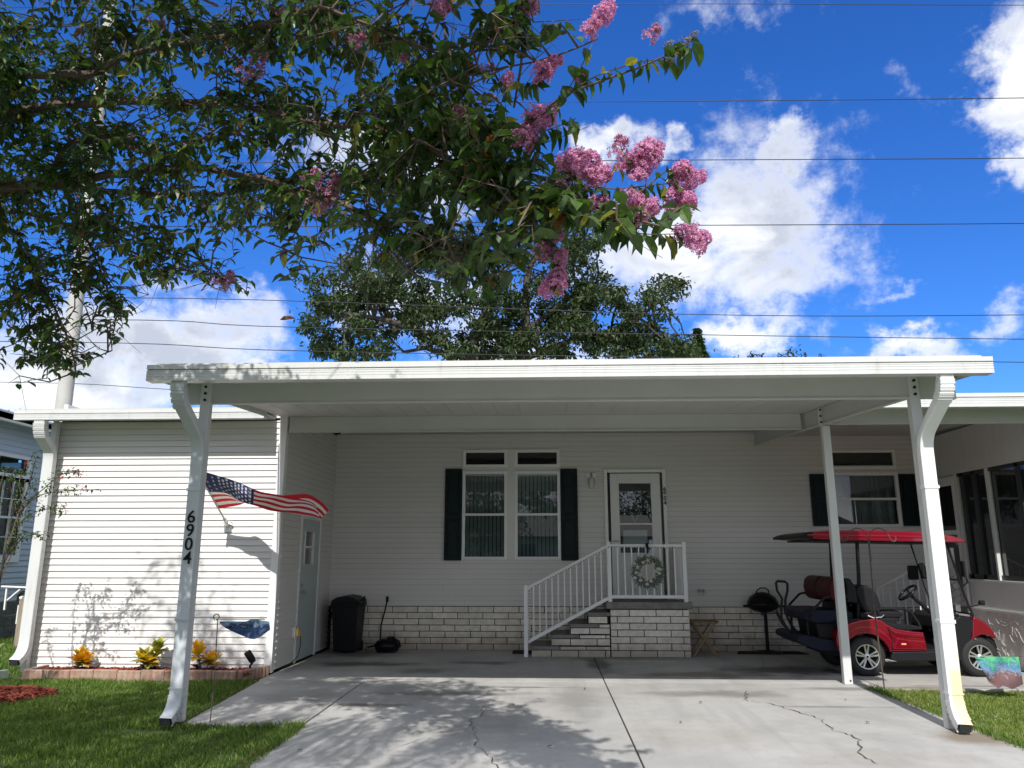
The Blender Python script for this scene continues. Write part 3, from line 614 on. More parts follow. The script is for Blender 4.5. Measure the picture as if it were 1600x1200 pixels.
dr_ = spout([(3.60,6.865,3.08)]+arc((3.60,6.87,3.04),(3.60,6.87,2.93),(3.60,6.97,2.86))+arc((3.592,7.24,2.67),(3.590,7.345,2.60),(3.590,7.355,2.46))+arc((3.590,7.355,.28),(3.590,7.355,.12),(3.57,7.19,.05)), .125, .085, cp, m='downy')
# pleats on the elbows
def pleats(parent, pts, w, d, m='downs'):
    b = MB()
    for k in range(0, len(pts)-1):
        for u in (.2, .5, .8):
            p = Vector(pts[k]).lerp(Vector(pts[k+1]), u); tt = (Vector(pts[k+1])-Vector(pts[k])).normalized()
            b.sweep([p-tt*.006, p+tt*.006], w+.010, d+.010, (1,0,0))
    b.build('elbow_pleats', m, parent, bevel=.003)
for d_, x_, m_ in ((dl,-3.40,'downs'),(dr_,3.60,'downy')):
    pleats(d_, arc((x_,6.87,3.04),(x_,6.87,2.93),(x_,6.97,2.86)), .120, .085, m_)
    xb = -3.378 if x_ < 0 else 3.590
    pleats(d_, arc((xb,7.355,.25),(xb,7.355,.14),(xb,7.26,.075)), .120, .085, m_)
    MB().box(xb-.066,xb+.066,7.308,7.402,.30,.315).build('joint_band', m_, d_)
    for z_ in (.9,2.1): MB().box(xb-.068,xb+.068,7.305,7.404,z_,z_+.03).build('strap', m_, d_, bevel=.002)
for pr, cx, cz in ((dl, -3.386, .045), (dr_, 3.568, .05)): MB().box(cx-.046,cx+.046,7.178,7.20,cz-.03,cz+.03).build('spout_opening', 'dark', pr)
# garage downspout and its post
gp = MB().prism([(-6.86,10.31),(-6.78,10.31),(-6.78,10.40),(-6.86,10.40)], 0, 3.30, 'z').build('post', 'alu', house, bevel=.006)
gs = spout([(-6.80,9.985,3.285)]+arc((-6.80,9.99,3.24),(-6.80,9.99,3.14),(-6.80,10.05,3.06))+arc((-6.795,10.19,2.95),(-6.79,10.26,2.90),(-6.79,10.26,2.76))+arc((-6.79,10.26,.40),(-6.79,10.26,.22),(-6.80,10.10,.15)), .150, .09, house, m='alu')
pleats(gs, arc((-6.80,9.99,3.24),(-6.80,9.99,3.14),(-6.80,10.05,3.06)), .150, .09, 'alu')
MB().box(-6.858,-6.745,10.085,10.11,.115,.185).build('spout_opening', 'dark', gs)
# house numbers
def digits(txt, x, y, z0, dz, size, m, parent_label, name, cat, tilt=0, dx=0.):
    th = thing(name, parent_label, cat, (x, y, z0))
    for i, ch in enumerate(txt):
        cu = bpy.data.curves.new('numeral', 'FONT'); cu.body = ch; cu.size = size; cu.extrude = .004; cu.offset = .001; cu.align_x = 'CENTER'
        o = bpy.data.objects.new('numeral', cu); C.objects.link(o)
        dg = bpy.context.evaluated_depsgraph_get(); me = bpy.data.meshes.new_from_object(o.evaluated_get(dg)); bpy.data.objects.remove(o)
        me.materials.clear(); me.materials.append(M[m]); me.name = 'numeral'
        n = bpy.data.objects.new('numeral', me); C.objects.link(n); n.parent = th; n.rotation_euler = (R(90), 0, 0); n.location = (dx*i, 0, -dz*i)
digits('6904', -3.372, 7.306, 1.80, .128, .165, 'blackm', 'black numerals 6904 running down the left carport downspout', 'house_number', 'house number', dx=-.001)
digits('6904', 2.001, 12.948, 2.535, .077, .10, 'blackm', 'small black numerals 6904 stacked on the trim right of the front door', 'house_number', 'house number')

# ================================================================== SECOND CARPORT AND SCREEN ROOM (right)
sc = thing('side_carport', 'second lower white carport roof at the right over the golf cart', 'carport', (6, 9.83, 0))
gutter(sc, 4.002, 9.5, 9.35, 3.248, 3.415, back=.12)
zs = lambda y: 3.335+.035*(y-9.83)
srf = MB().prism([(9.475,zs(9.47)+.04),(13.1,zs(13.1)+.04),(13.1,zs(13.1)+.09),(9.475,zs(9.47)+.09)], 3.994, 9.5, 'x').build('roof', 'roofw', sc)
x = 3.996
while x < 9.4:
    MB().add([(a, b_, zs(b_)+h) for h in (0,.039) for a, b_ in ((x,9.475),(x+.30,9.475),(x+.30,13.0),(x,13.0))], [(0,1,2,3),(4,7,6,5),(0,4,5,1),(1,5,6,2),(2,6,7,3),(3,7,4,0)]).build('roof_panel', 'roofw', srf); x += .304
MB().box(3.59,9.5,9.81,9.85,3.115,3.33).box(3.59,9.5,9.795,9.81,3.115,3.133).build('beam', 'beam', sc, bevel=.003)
PX = 6.30
pside = lambda a, o, z: (PX-o, a, z)
sr = thing('screen_room', 'screened porch with dark screens above a grey panel and textured stucco base at right', 'porch', (PX, 11, 0))
b = MB(); ys = np.linspace(9.86, 13.0, 34); zs_ = np.linspace(0, .72, 9); n = len(zs_); r3 = random.Random(5)
vs = [(PX-(r3.uniform(-.004,.012)), y, z) for y in ys for z in zs_]
b.add(vs, [(i*n+k, (i+1)*n+k, (i+1)*n+k+1, i*n+k+1) for i in range(len(ys)-1) for k in range(n-1)]).box(PX+.02, PX+.1, 9.86, 13.0, 0, .72)
b.build('stucco_base', 'stucco', sr, smooth=True, recalc=False)
b = MB()
for k in range(130):
    y0 = r3.uniform(9.9,12.6); z0 = r3.uniform(.08,.66); q = [(PX-.012, y0, z0)]; a = r3.uniform(0, 2*pi)
    for _ in range(4): a += r3.uniform(-.6,.6); q.append((PX-.012, q[-1][1]+.03*cos(a), min(.70, max(.02, q[-1][2]+.03*sin(a)))))
    b.tube(q, .004, 5)
b.build('stucco_ridges', 'stucco', sr, smooth=True, kind='stuff')
MB().box(PX-.02,PX,9.86,13.0,.722,.75).build('ledge', 'panelg', sr)
for y0, y1 in ((9.86,10.30),(10.31,11.24),(11.25,12.05)): MB().box(PX+.002,PX+.02,y0,y1,.752,1.12).build('kick_panel', 'panelg', sr, bevel=.002)
MB().box(PX-.02,PX+.04,9.86,12.08,1.122,1.15).build('sill', 'panelg', sr, bevel=.003)
MB().box(PX,PX+.03,9.86,12.99,2.71,zs(11)+.0-.01).build('header_panel', 'alu', sr)
for y in (9.88, 11.24, 12.09): MB().box(PX-.018,PX+.03,y-.02,y+.022,1.152,2.708).build('screen_post', 'alu', sr)
for y in (10.55, 11.62, 11.95): MB().box(PX+.01,PX+.04,y-.04,y+.04,1.152,2.708).build('window_post', 'bronze', sr)
MB().box(PX+.01,PX+.04,9.9,12.06,2.66,2.707).box(PX+.01,PX+.04,9.9,12.06,1.153,1.22).build('window_rail', 'bronze', sr)
for y0, y1 in ((9.905,11.215),(11.265,12.065)): MB().add([(PX+.045,y0,1.15),(PX+.045,y1,1.15),(PX+.045,y1,2.7),(PX+.045,y0,2.7)], [(0,1,2,3)]).build('screen', 'screen', sr)
MB().box(PX+1.9,PX+2,9.86,13,0,3.3).box(PX+.1,PX+2,9.80,9.86,0,3.3).build('dark_room', 'dark', sr)
# its door at the back
dm = MB().box(PX-.02,PX+.02,12.11,12.20,.66,2.68).box(PX-.02,PX+.02,12.86,12.95,.66,2.68).box(PX-.02,PX+.02,12.20,12.86,2.55,2.68).box(PX-.02,PX+.02,12.20,12.86,.66,1.05).box(PX-.02,PX+.02,12.20,12.86,1.80,1.87)
pd = dm.build('screen_door', 'trim', sr, bevel=.003)
MB().add([(PX+.01,12.20,1.05),(PX+.01,12.86,1.05),(PX+.01,12.86,2.55),(PX+.01,12.20,2.55)], [(0,1,2,3)]).build('screen', 'screen', pd)
MB().lathe([(.01,0),(.01,-.03),(.025,-.035),(.0,-.06)], (PX-.02,12.16,1.66), 10, axis='x').build('door_knob', 'chrome', pd, smooth=True)
# steps and rail up to that door
s2 = thing('porch_steps', 'grey concrete steps against the back wall leading up to the screen room door', 'steps', (5.8,12.5,0))
for k in range(3): MB().box(5.15+.27*k, 5.415+.27*k if k < 2 else 6.27, 12.10, 12.95, 0, .22*(k+1)-.01).build('step', 'tread', s2, bevel=.006)
r2_ = thing('porch_railing', 'white metal stair railing behind the golf cart', 'railing', (5.5,12.05,0))
MB().tube([(4.93,12.05,1.0),(6.03,12.05,1.56)], .018, 6).build('top_rail', 'trim', r2_)
MB().tube([(5.36,12.05,.43),(5.46,12.05,.46),(6.05,12.05,.80)], .016, 6).build('bottom_rail', 'trim', r2_)
MB().box(4.92,4.96,12.03,12.07,.0,1.02).build('newel_post', 'trim', r2_); MB().box(6.04,6.11,12.02,12.08,.66,1.60).build('newel_post', 'trim', r2_)
for k in range(10):
    xx = 5.02+k*.105; zt = 1.0+(xx-4.93)*.509; zb = .30 if xx < 5.36 else .43+(xx-5.36)*.53
    MB().box(xx-.008,xx+.008,12.042,12.058,zb,zt).build('baluster', 'trim', r2_)
# ================================================================== ENTRY STEPS
YS = 12.144
st = thing('entry_steps', 'brick entry steps with grey concrete treads rising to the landing at the front door', 'steps', (1, YS, 0))
core = MB().box(.99,2.15,YS+.02,12.955,0,.69)
LV = [(-.208,0.,.156),(.09,.166,.321),(.383,.331,.477),(.655,.487,.645)]
for x, z0, z1 in LV: core.box(x+.012, .989, YS+.02, 12.955, z0, z1-.058)
core.build('core', 'mortar_and_gap_shade', st)
for i, (x, z0, z1) in enumerate(LV):
    zb = z1-.058; xx = x
    MB().box(x-.015, min(x+.42,.975), YS-.012, 12.955, z1-.052, z1).build('tread', 'tread', st, bevel=.006)
    ws = [.30,.405,.405,.09] if i == 0 else [.29,.40,.30]
    for w in ws:
        e = min(xx+w-JT, .965)
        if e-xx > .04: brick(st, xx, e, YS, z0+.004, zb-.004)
        xx += w
    xx = x+.43
    if xx < .9:
        k = 0
        while xx < .93:
            e = min(xx+(.40 if k else .38), .966); brick(st, xx, e, YS, z1-.050, z1-.008); xx = e+JT; k += 1
for row in range(7):
    z0 = .006+row*.0985; x = .985
    seq = [.29,.40,.40,.12] if row % 2 == 0 else [.105,.40,.40,.30]
    for w in seq:
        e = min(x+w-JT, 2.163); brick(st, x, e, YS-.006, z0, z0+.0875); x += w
for row in range(7):
    y = YS+.065+(.0 if row % 2 else .18)
    z0 = .006+row*.0985
    for y0, y1 in ((YS+.065, y+.2),(y+.212, y+.60),(y+.612, 12.94)):
        if y1-y0 > .05: MB().box(2.151, 2.166, y0, y1, z0, z0+.0865).build('brick', 'brick', st)
MB().box(.925,2.215,YS-.035,12.955,.698,.80).build('landing_slab', 'tread', st, bevel=.012)
# railing
rl = thing('entry_railing', 'white metal railing along the entry steps and landing with a string of rope lights', 'railing', (1, 12.1, 0))
YR = 12.16
def newel(x, z0, z1, y=YR, w=.06): MB().box(x, x+w, y-.03, y+.03, z0, z1).prism([(x-.004, y-.034),(x+w+.004, y-.034),(x+w+.004, y+.034),(x-.004, y+.034)], z1, z1+.018, 'z').build('newel_post', 'trim', rl, bevel=.004)
newel(-.325, 0, 1.03); newel(.955, .80, 1.675); newel(2.10, .80, 1.675)
def rail(p0, p1, w=.03, h=.045, n='rail'):
    MB().sweep([p0, p1], w, h, (0,1,0)).build(n, 'trim', rl, bevel=.004)
rail((-.27,YR,1.0),(.96,YR,1.625)); rail((-.27,YR,.215),(.96,YR,.855), h=.05)
rail((1.01,YR,1.635),(2.105,YR,1.635)); rail((1.01,YR,.875),(2.105,YR,.875), h=.05)
for k in range(12):
    x = -.178+k*.0945; zt = 1.0+(x+.27)*.508-.02; zb = .215+(x+.27)*.52+.02
    MB().box(x-.009, x+.009, YR-.009, YR+.009, zb, zt).build('baluster', 'trim', rl)
for k in range(9):
    x = 1.115+k*.1085
    MB().box(x-.009, x+.009, YR-.009, YR+.009, .898, 1.613).build('baluster', 'trim', rl)
rail((2.13,YR+.03,1.635),(2.13,12.95,1.635)); rail((2.13,YR+.03,.875),(2.13,12.95,.875))
MB().box(2.128-.028,2.128+.03,12.90,12.955,.80,1.66).build('newel_post', 'trim', rl)
for k in range(6): MB().box(2.121,2.139,12.27+.105*k-.009,12.27+.105*k+.009,.898,1.613).build('baluster', 'trim', rl)
def beads(pts, step=.022):
    b = MB()
    for p0, p1 in zip(pts, pts[1:]):
        p0, p1 = Vector(p0), Vector(p1); n = int((p1-p0).length/step)
        for k in range(n):
            if k % 2: continue
            a, c = p0.lerp(p1, k/n), p0.lerp(p1, (k+1.1)/n); b.tube([a, c], .009, 5)
    return b
beads([(-.25,YR-.03,.22),(-.245,YR-.03,.97),(-.18,YR-.03,1.02),(.94,YR-.03,1.59),(.99,YR-.04,1.62),(2.12,YR-.03,1.605)]).build('rope_light', 'trim', rl)
MB().tube([(-.25,YR-.03,.22),(-.245,YR-.03,.97),(-.18,YR-.03,1.02),(.94,YR-.03,1.59),(.99,YR-.04,1.62),(2.12,YR-.03,1.605)], .006, 5).build('rope_cord', 'bronze', rl)
# coastal wreath on the railing
wr = thing('coastal_wreath', 'greenery wreath with white starfish and shells hung on the landing railing', 'wreath', (1.57, 12.1, 1.25))
r4 = random.Random(11); b = MB(); cx, cz = 1.565, 1.245
for k in range(950):
    a = r4.uniform(0, 2*pi); rr = r4.uniform(.115,.215); p = Vector((cx+rr*cos(a), 12.09+r4.uniform(-.03,.03), cz+rr*sin(a)))
    d = Vector((cos(a+.55)*1., r4.uniform(-.5,.2), sin(a+.55)))+Vector([r4.uniform(-.4,.4) for _ in range(3)]); d.normalize(); L = r4.uniform(.05,.105); q = d.cross(Vector((0,1,0))).normalized()*.006
    b.add([p-q, p+q, p+d*L], [(0,1,2)])
b.build('greenery', 'wgreen', wr, kind='stuff', recalc=False)
MB().tube([(cx+.135*cos(a), 12.10, cz+.135*sin(a)) for a in np.linspace(0, 2*pi, 25)[:-1]], .02, 6, closed=True).build('ring', 'greywood', wr, smooth=True)
def star3(c, r, rot):
    vs = [Vector(c)+Vector((0,-.018,0))]
    for k in range(10):
        a = rot+k*pi/5; q = r if k % 2 == 0 else r*.30; vs.append(Vector(c)+Vector((q*cos(a), 0, q*sin(a))))
    return MB().add(vs, [(0, 1+k, 1+(k+1) % 10) for k in range(10)])
for (px, py) in ((1012,876),(1020,882),(996,886),(1000,898),(1022,900),(1011,905)):
    p = at(px, py, 12.045); star3(p, .062, r4.uniform(0, 2)).build('starfish', 'shell', wr)
for (px, py) in ((1002,869),(1013,868),(991,881),(994,895),(992,903),(1001,907),(1017,908),(1028,889),(1030,896),(1025,893),(1011,913),(1005,879),(1031,890)):
    p = at(px, py, 12.05); b = MB(); b.lathe([(0,-.025),(.023,-.014),(.031,.0),(.021,.02),(0,.028)], tuple(p), 8); b.build('seashell', 'shell', wr, smooth=True)
MB().box(1.556,1.574,12.095,12.10,1.36,1.665).box(1.545,1.585,12.085,12.13,1.60,1.675).build('hanger_strap', 'blackm', wr)

# ================================================================== THINGS UNDER THE CARPORT
tb = thing('trash_bin', 'tall black wheeled trash bin in the left corner of the carport', 'trash bin', (-3.12, 12.6, 0))
def frust(b, x0, x1, y0, y1, z0, X0, X1, Y0, Y1, z1, mi=0):
    b.add([(x0,y0,z0),(x1,y0,z0),(x1,y1,z0),(x0,y1,z0),(X0,Y0,z1),(X1,Y0,z1),(X1,Y1,z1),(X0,Y1,z1)], [(3,2,1,0),(4,5,6,7),(0,1,5,4),(1,2,6,5),(2,3,7,6),(3,0,4,7)], mi); return b
frust(MB(), -3.30,-2.96,12.42,12.86,.03, -3.345,-2.93,12.36,12.93,.73).build('bin_body', 'black', tb, bevel=.02, seg=3)
MB().box(-3.36,-2.915,12.345,12.94,.70,.745).build('rim', 'black', tb, bevel=.008)
MB().prism([(-3.365,.746),(-2.91,.746),(-2.925,.80),(-3.02,.845),(-3.15,.87),(-3.27,.845),(-3.345,.80)], 12.35, 12.93, 'y').build('lid', 'black', tb, bevel=.012)
MB().tube([(-2.92,12.5,.79),(-2.87,12.5,.83),(-2.855,12.5,.86),(-2.865,12.5,.80),(-2.87,12.5,.73),(-2.93,12.5,.70)], .012).build('handle', 'black', tb, smooth=True)
for x in (-3.29,-2.97): MB().lathe([(0,-.025),(.07,-.025),(.08,-.015),(.08,.015),(.07,.025),(0,.025)], (x,12.86,.08), 16, axis='x').build('wheel', 'rubber', tb, smooth=True)
vc = thing('vacuum_cleaner', 'black canister shop vacuum with upright wand against the brick skirting', 'vacuum', (-2.5, 12.64, 0))
MB().lathe([(0,.02),(.17,.02),(.195,.06),(.20,.12),(.17,.17),(.10,.205),(0,.21)], (-2.50,12.65,0), 20).build('canister', 'gloss', vc, smooth=True)
MB().lathe([(0,.20),(.06,.20),(.055,.235),(0,.24)], (-2.45,12.65,0), 12).build('motor_cap', 'navy', vc, smooth=True)
MB().tube([(-2.40,12.6,.22),(-2.30,12.58,.17),(-2.28,12.58,.10),(-2.33,12.57,.05)], .014).build('hose', 'black', vc, smooth=True)
MB().tube([(-2.61,12.62,.16),(-2.615,12.66,.40),(-2.58,12.76,.62),(-2.565,12.82,.76)], .013).lathe([(0,0),(.022,0),(.026,.06),(.022,.09),(0,.09)], (-2.562,12.83,.75), 10).build('wand', 'black', vc, smooth=True)
MB().tube([(-2.68,12.6,.11),(-2.76,12.58,.085),(-2.80,12.58,.08)], .014).build('nozzle', 'black', vc, smooth=True)
for dx in (-.13,.13): MB().lathe([(0,-.015),(.03,-.015),(.03,.015),(0,.015)], (-2.5+dx,12.56,.03), 10, axis='x').build('caster', 'rubber', vc, smooth=True)
tag(MB().box(-.52,-.20,12.50,12.88,0,.014).build('doormat', 'blackm', bevel=.005), 'small dark doormat on the slab left of the entry steps', 'doormat')
ls = thing('luggage_stand', 'folding tan wooden stand with slatted top beside the entry steps', 'stand', (2.42, 12.5, 0))
for y in (12.36, 12.66):
    MB().sweep([(2.245,y,.0),(2.60,y,.50)], .022, .03, (0,1,0)).build('leg', 'wood', ls, bevel=.003)
    MB().sweep([(2.60,y+.025,.0),(2.245,y+.025,.50)], .022, .03, (0,1,0)).build('leg', 'wood', ls, bevel=.003)
MB().box(2.225,2.25,12.33,12.72,.485,.51).box(2.615,2.64,12.33,12.72,.485,.51).box(2.25,2.615,12.34,12.362,.468,.487).box(2.25,2.615,12.68,12.70,.468,.487).build('top_frame', 'wood', ls, bevel=.003)
for k in range(7): MB().box(2.262+k*.05,2.262+k*.05+.038,12.335,12.71,.49,.505).build('slat', 'wood', ls, bevel=.003)
gm = tag(MB().prism([(2.95,12.60),(4.05,12.60),(3.98,12.94),(3.05,12.94)], .001, .012, 'z').build('grill_mat', 'blackm'), 'flat black mat on the slab under the pedestal grill', 'mat')
gr = thing('grill', 'black domed electric grill on a slim pedestal behind the golf cart tail', 'grill', (3.45, 12.8, 0))
MB().lathe([(0,.925),(.03,.925),(.12,.90),(.20,.84),(.235,.775),(.24,.745)], (3.44,12.78,0), 26).build('lid', 'gloss', gr, smooth=True)
MB().lathe([(.245,.74),(.25,.72),(.22,.67),(.12,.62),(0,.60)], (3.44,12.78,0), 26).build('bowl', 'black', gr, smooth=True)
MB().tube([(3.34,12.76,.895),(3.355,12.74,.95),(3.41,12.73,.985),(3.48,12.73,.985),(3.53,12.74,.95),(3.545,12.76,.895)], .011).build('handle', 'black', gr, smooth=True)
MB().box(3.13,3.22,12.70,12.80,.69,.725).box(3.66,3.76,12.70,12.80,.69,.725).build('side_handle', 'black', gr, bevel=.01)
MB().tube([(3.27+.34*u, 12.55, .655-.05*sin(pi*u)) for u in np.linspace(0, 1, 12)], .007).build('front_trim', 'chrome', gr, smooth=True)
MB().lathe([(.028,.02),(.028,.62)], (3.47,12.78,0), 12).build('pedestal', 'black', gr, smooth=True)
MB().lathe([(0,.05),(.06,.045),(.20,.025),(.23,.013),(0,.013)], (3.47,12.78,0), 20).build('base', 'black', gr, smooth=True)
MB().box(3.36,3.44,12.57,12.62,.58,.63).build('control_box', 'black', gr, bevel=.006)

# ================================================================== GOLF CART
ct = thing('golf_cart', 'shiny red four-seat golf cart with black seats parked under the right carport', 'golf cart', (4.07, 10.6, 0))
N0, N1 = 10.42, 11.56      # near and far side
def cpart(name, m, pts, y0=N0, y1=N1, bev=.015, parent=ct, seg=3): return MB().prism(pts, y0, y1, 'y').build(name, m, parent, bevel=bev, seg=seg, angle=30)
arch = [(4.07+.305*cos(a), .215+.305*sin(a)) for a in np.linspace(R(14), R(166), 12)]
body = cpart('rear_body', 'red', [(3.72,.30),(3.70,.44),(3.73,.56),(3.86,.635),(4.02,.68),(4.20,.70),(4.28,.685),(4.36,.625),(4.46,.575),(4.62,.55),(4.80,.535),(4.825,.315),(4.385,.305)]+arch, N0, N1, .03)
for y in (N0-.012, N1-.01):   # fender lip and side crease
    cpart('fender_flare', 'red', [(4.07+.315*cos(a), .215+.315*sin(a)) for a in np.linspace(R(20), R(165), 12)]+[(4.07+.385*cos(a), .215+.395*sin(a)) for a in np.linspace(R(160), R(25), 12)], y, y+.025, .011)
    cpart('side_panel', 'red', [(4.40,.335),(4.46,.47),(4.60,.445),(4.805,.43),(4.81,.335)], y-.006, y+.02, .010)
    cpart('side_crease', 'red', [(4.34,.60),(4.44,.545),(4.62,.52),(4.79,.51),(4.80,.475),(4.60,.49),(4.47,.50),(4.38,.56)], y-.004, y+.02, .009)
cpart('rocker_panel', 'black', [(4.36,.20),(4.39,.300),(4.825,.310),(5.13,.325),(5.14,.195),(4.45,.18)], N0+.01, N1-.01, .02)
cpart('chassis', 'blackm', [(3.60,.24),(5.5,.20),(5.5,.30),(3.60,.34)], N0+.22, N1-.22, .02)
for y in (N0+.01, N1-.05): cpart('cowl_side', 'black', [(5.06,.20),(5.13,.33),(5.15,.50),(5.19,.68),(5.28,.735),(5.40,.715),(5.47,.655),(5.42,.56),(5.37,.42),(5.30,.29),(5.26,.19)], y, y+.04, .012)
cpart('dashboard', 'gloss', [(5.13,.55),(5.16,.70),(5.25,.745),(5.40,.72),(5.46,.66),(5.42,.5)], N0+.06, N1-.06, .03)
cpart('front_cowl', 'red', [(5.44,.725),(5.50,.715),(5.58,.665),(5.655,.585),(5.70,.49),(5.695,.455),(5.60,.505),(5.52,.51),(5.44,.475),(5.385,.40),(5.41,.52)], N0+.0, N1, .03)
cpart('front_nose', 'red', [(5.46,.70),(5.60,.64),(5.70,.48),(5.715,.36),(5.62,.34),(5.5,.45)], N0+.24, N1-.24, .03)
cpart('bumper', 'black', [(5.60,.50),(5.70,.45),(5.725,.36),(5.70,.27),(5.60,.25)], N0+.05, N1-.05, .02)
for y in (N0+.14, N1-.28): MB().box(5.655,5.712,y,y+.14,.50,.56).build('headlight', 'cloudy', ct, bevel=.012)
cpart('floor', 'black', [(4.80,.29),(5.2,.29),(5.32,.45),(5.30,.47),(5.18,.33),(4.80,.33)], N0+.05, N1-.05, .008)
MB().box(5.10,5.14,N0+.30,N0+.42,.34,.42).build('pedal', 'metal', ct, bevel=.006)
cpart('seat_base', 'black', [(3.74,.60),(3.74,.69),(4.50,.71),(4.52,.56),(4.3,.58)], N0+.06, N1-.06, .02)
cpart('front_seat', 'vinylb', [(4.06,.69),(4.05,.77),(4.20,.80),(4.55,.80),(4.60,.75),(4.56,.70)], N0+.05, N1-.05, .035)
for y0, y1 in ((N0+.04, 10.97), (11.0, N1-.04)):
    cpart('front_backrest', 'vinylb', [(4.10,.79),(4.03,1.00),(4.02,1.07),(4.07,1.12),(4.16,1.115),(4.24,1.07),(4.30,.97),(4.325,.86),(4.31,.77),(4.22,.76)], y0, y1, .045)
    cpart('rear_backrest', 'vinylr', [(3.76,.885),(3.70,.94),(3.68,1.06),(3.70,1.17),(3.77,1.22),(3.86,1.21),(3.90,1.10),(3.88,.92)], y0, y1, .045)
    cpart('rear_backrest', 'vinylb', [(3.90,.90),(3.905,1.10),(3.88,1.20),(3.97,1.20),(4.03,1.08),(4.05,.88)], y0+.01, y1-.01, .03)
cpart('rear_seat', 'navy', [(3.36,.67),(3.35,.77),(3.42,.80),(3.70,.80),(3.99,.78),(3.99,.64),(3.5,.63)], N0+.12, N1-.12, .03)
cpart('seat_divider', 'black', [(3.86,.62),(3.98,.62),(3.95,.90),(3.88,.90)], N0+.2, N1-.2, .01)
ftr = cpart('footrest', 'navy', [(3.24,.47),(3.28,.49),(3.38,.485),(3.52,.45),(3.74,.42),(3.78,.29),(3.52,.295),(3.38,.34),(3.24,.41)], N0+.08, N1-.08, .015)
for k in range(5): MB().box(3.30+k*.075,3.33+k*.075,N0+.14,N1-.14,.483-.011*k,.498-.011*k).build('tread_rib', 'black', ftr)
cpart('rear_box', 'blackm', [(3.55,.44),(3.52,.63),(3.95,.64),(3.95,.40)], N0+.18, N1-.18, .02)
def tb_(name, pts, r, m='black', n=9): return MB().tube(pts, r, n).build(name, m, ct, smooth=True)
# grab handle at the tail, side rails, frame under the rear seat
tb_('grab_handle', [(3.27,10.86,.45),(3.16,10.86,.66),(3.165,10.86,.80),(3.185,10.86,.92),(3.125,10.86,1.03),(3.12,10.86,1.13),(3.14,10.86,1.15),(3.24,10.86,1.145),(3.27,10.86,1.12),(3.265,10.86,1.03),(3.225,10.86,.90),(3.225,10.86,.72),(3.27,10.86,.60),(3.38,10.86,.45)], .017)
tb_('support_tube', [(3.10,10.86,.75),(3.17,10.86,.60),(3.31,10.86,.44)], .02); tb_('support_tube', [(3.42,11.3,.66),(3.42,11.3,.44)], .018); tb_('support_tube', [(3.42,10.62,.66),(3.42,10.62,.44)], .015)
for y in (N1-.07, N0+.07):
    tb_('arm_rail', [(3.44,y,.68),(3.45,y,.78),(3.49,y,.83),(3.62,y,.955),(3.68,y,.97),(3.92,y,.97)], .016)
    tb_('roof_strut', [(4.05,y+(.06 if y < 11 else -.06),.66),(4.09,y+(.02 if y < 11 else -.02),1.2),(4.11,y+(.02 if y < 11 else -.02),1.66)], .024)
    tb_('windshield_pillar', [(5.455,y,.66),(5.475,y,.735),(5.40,y,.99),(5.31,y,1.40),(5.25,y,1.66)], .015)
    tb_('armrest', [(4.30,y-.03,.70),(4.27,y-.03,.80),(4.33,y-.03,.825),(4.58,y-.03,.825),(4.68,y-.03,.79),(4.76,y-.03,.66),(4.79,y-.03,.58)], .017)
    cpart('armrest_pad', 'black', [(4.29,.73),(4.36,.66),(4.46,.635),(4.66,.63),(4.79,.60),(4.80,.565),(4.62,.56),(4.45,.57),(4.36,.60),(4.27,.68)], y-.055, y-.005, .014)
tb_('windshield_frame', [(5.25,N0+.07,1.655),(5.25,N1-.07,1.655)], .014); tb_('windshield_frame', [(5.34,N0+.07,1.18),(5.34,N1-.07,1.18)], .010); tb_('dash_bar', [(5.44,N0+.07,.76),(5.44,N1-.07,.76)], .012)
MB().add([(5.435,N0+.09,.77),(5.435,N1-.09,.77),(5.25,N1-.09,1.64),(5.25,N0+.09,1.64)], [(0,1,2,3)]).build('windshield', 'shield', ct) if 'shield' in M else None
tb_('steering_column', [(5.18,10.75,.68),(5.03,10.75,.80),(4.85,10.75,.965)], .024)
ax = Vector((-.66,0,.75)).normalized(); u = Vector((0,1,0)); w = ax.cross(u); c0 = Vector((4.80,10.75,1.01))
sw_ = MB().tube([c0+(u*cos(a)+w*sin(a))*.135 for a in np.linspace(0, 2*pi, 25)[:-1]], .016, 8, closed=True)
for a in (R(90), R(210), R(330)): sw_.tube([c0-ax*.03, c0+(u*cos(a)+w*sin(a))*.13], .013, 6)
sw_.build('steering_wheel', 'gloss', ct, smooth=True)
# roof
cpart('roof_rear_trim', 'black', [(3.33,1.715),(3.34,1.745),(3.40,1.772),(3.498,1.793),(3.498,1.702)], N0-.06, N1+.06, .01)
rfp = [(3.50,1.796),(3.66,1.81),(4.30,1.81),(4.95,1.79),(5.25,1.745),(5.42,1.69),(5.435,1.655),(5.25,1.655),(4.90,1.66),(3.80,1.685),(3.50,1.700)]
cpart('roof', 'red', rfp, N0-.07, N1+.07, .012, seg=3)
cpart('roof_underside', 'black', [(3.52,1.672),(3.52,1.695),(5.30,1.652),(5.30,1.640),(4.8,1.650)], N0+.0, N1, .012)
cpart('roof_highlight_rib', 'red', [(3.42,1.735),(3.42,1.765),(5.2,1.735),(5.2,1.70),(4.4,1.72)], N0-.082, N0-.06, .012)
for y in (N0-.022, N1-.02):
    MB().box(4.50,4.56,y,y+.012,.385,.405).build('side_reflector', 'stamen' if False else 'yellow', ct, bevel=.003)
    cpart('panel_gap', 'blackm', [(4.385,.31),(4.392,.31),(4.40,.46),(4.37,.60),(4.362,.60),(4.392,.46)], y+.004, y+.018, .0)
    MB().lathe([(0,-.004),(.012,-.004),(.014,.0)], (5.425,y+.012,.46), 10, axis='y').lathe([(0,-.004),(.010,-.004),(.012,.0)], (5.13,y+.02,.30), 10, axis='y').build('bolt', 'metal', ct)
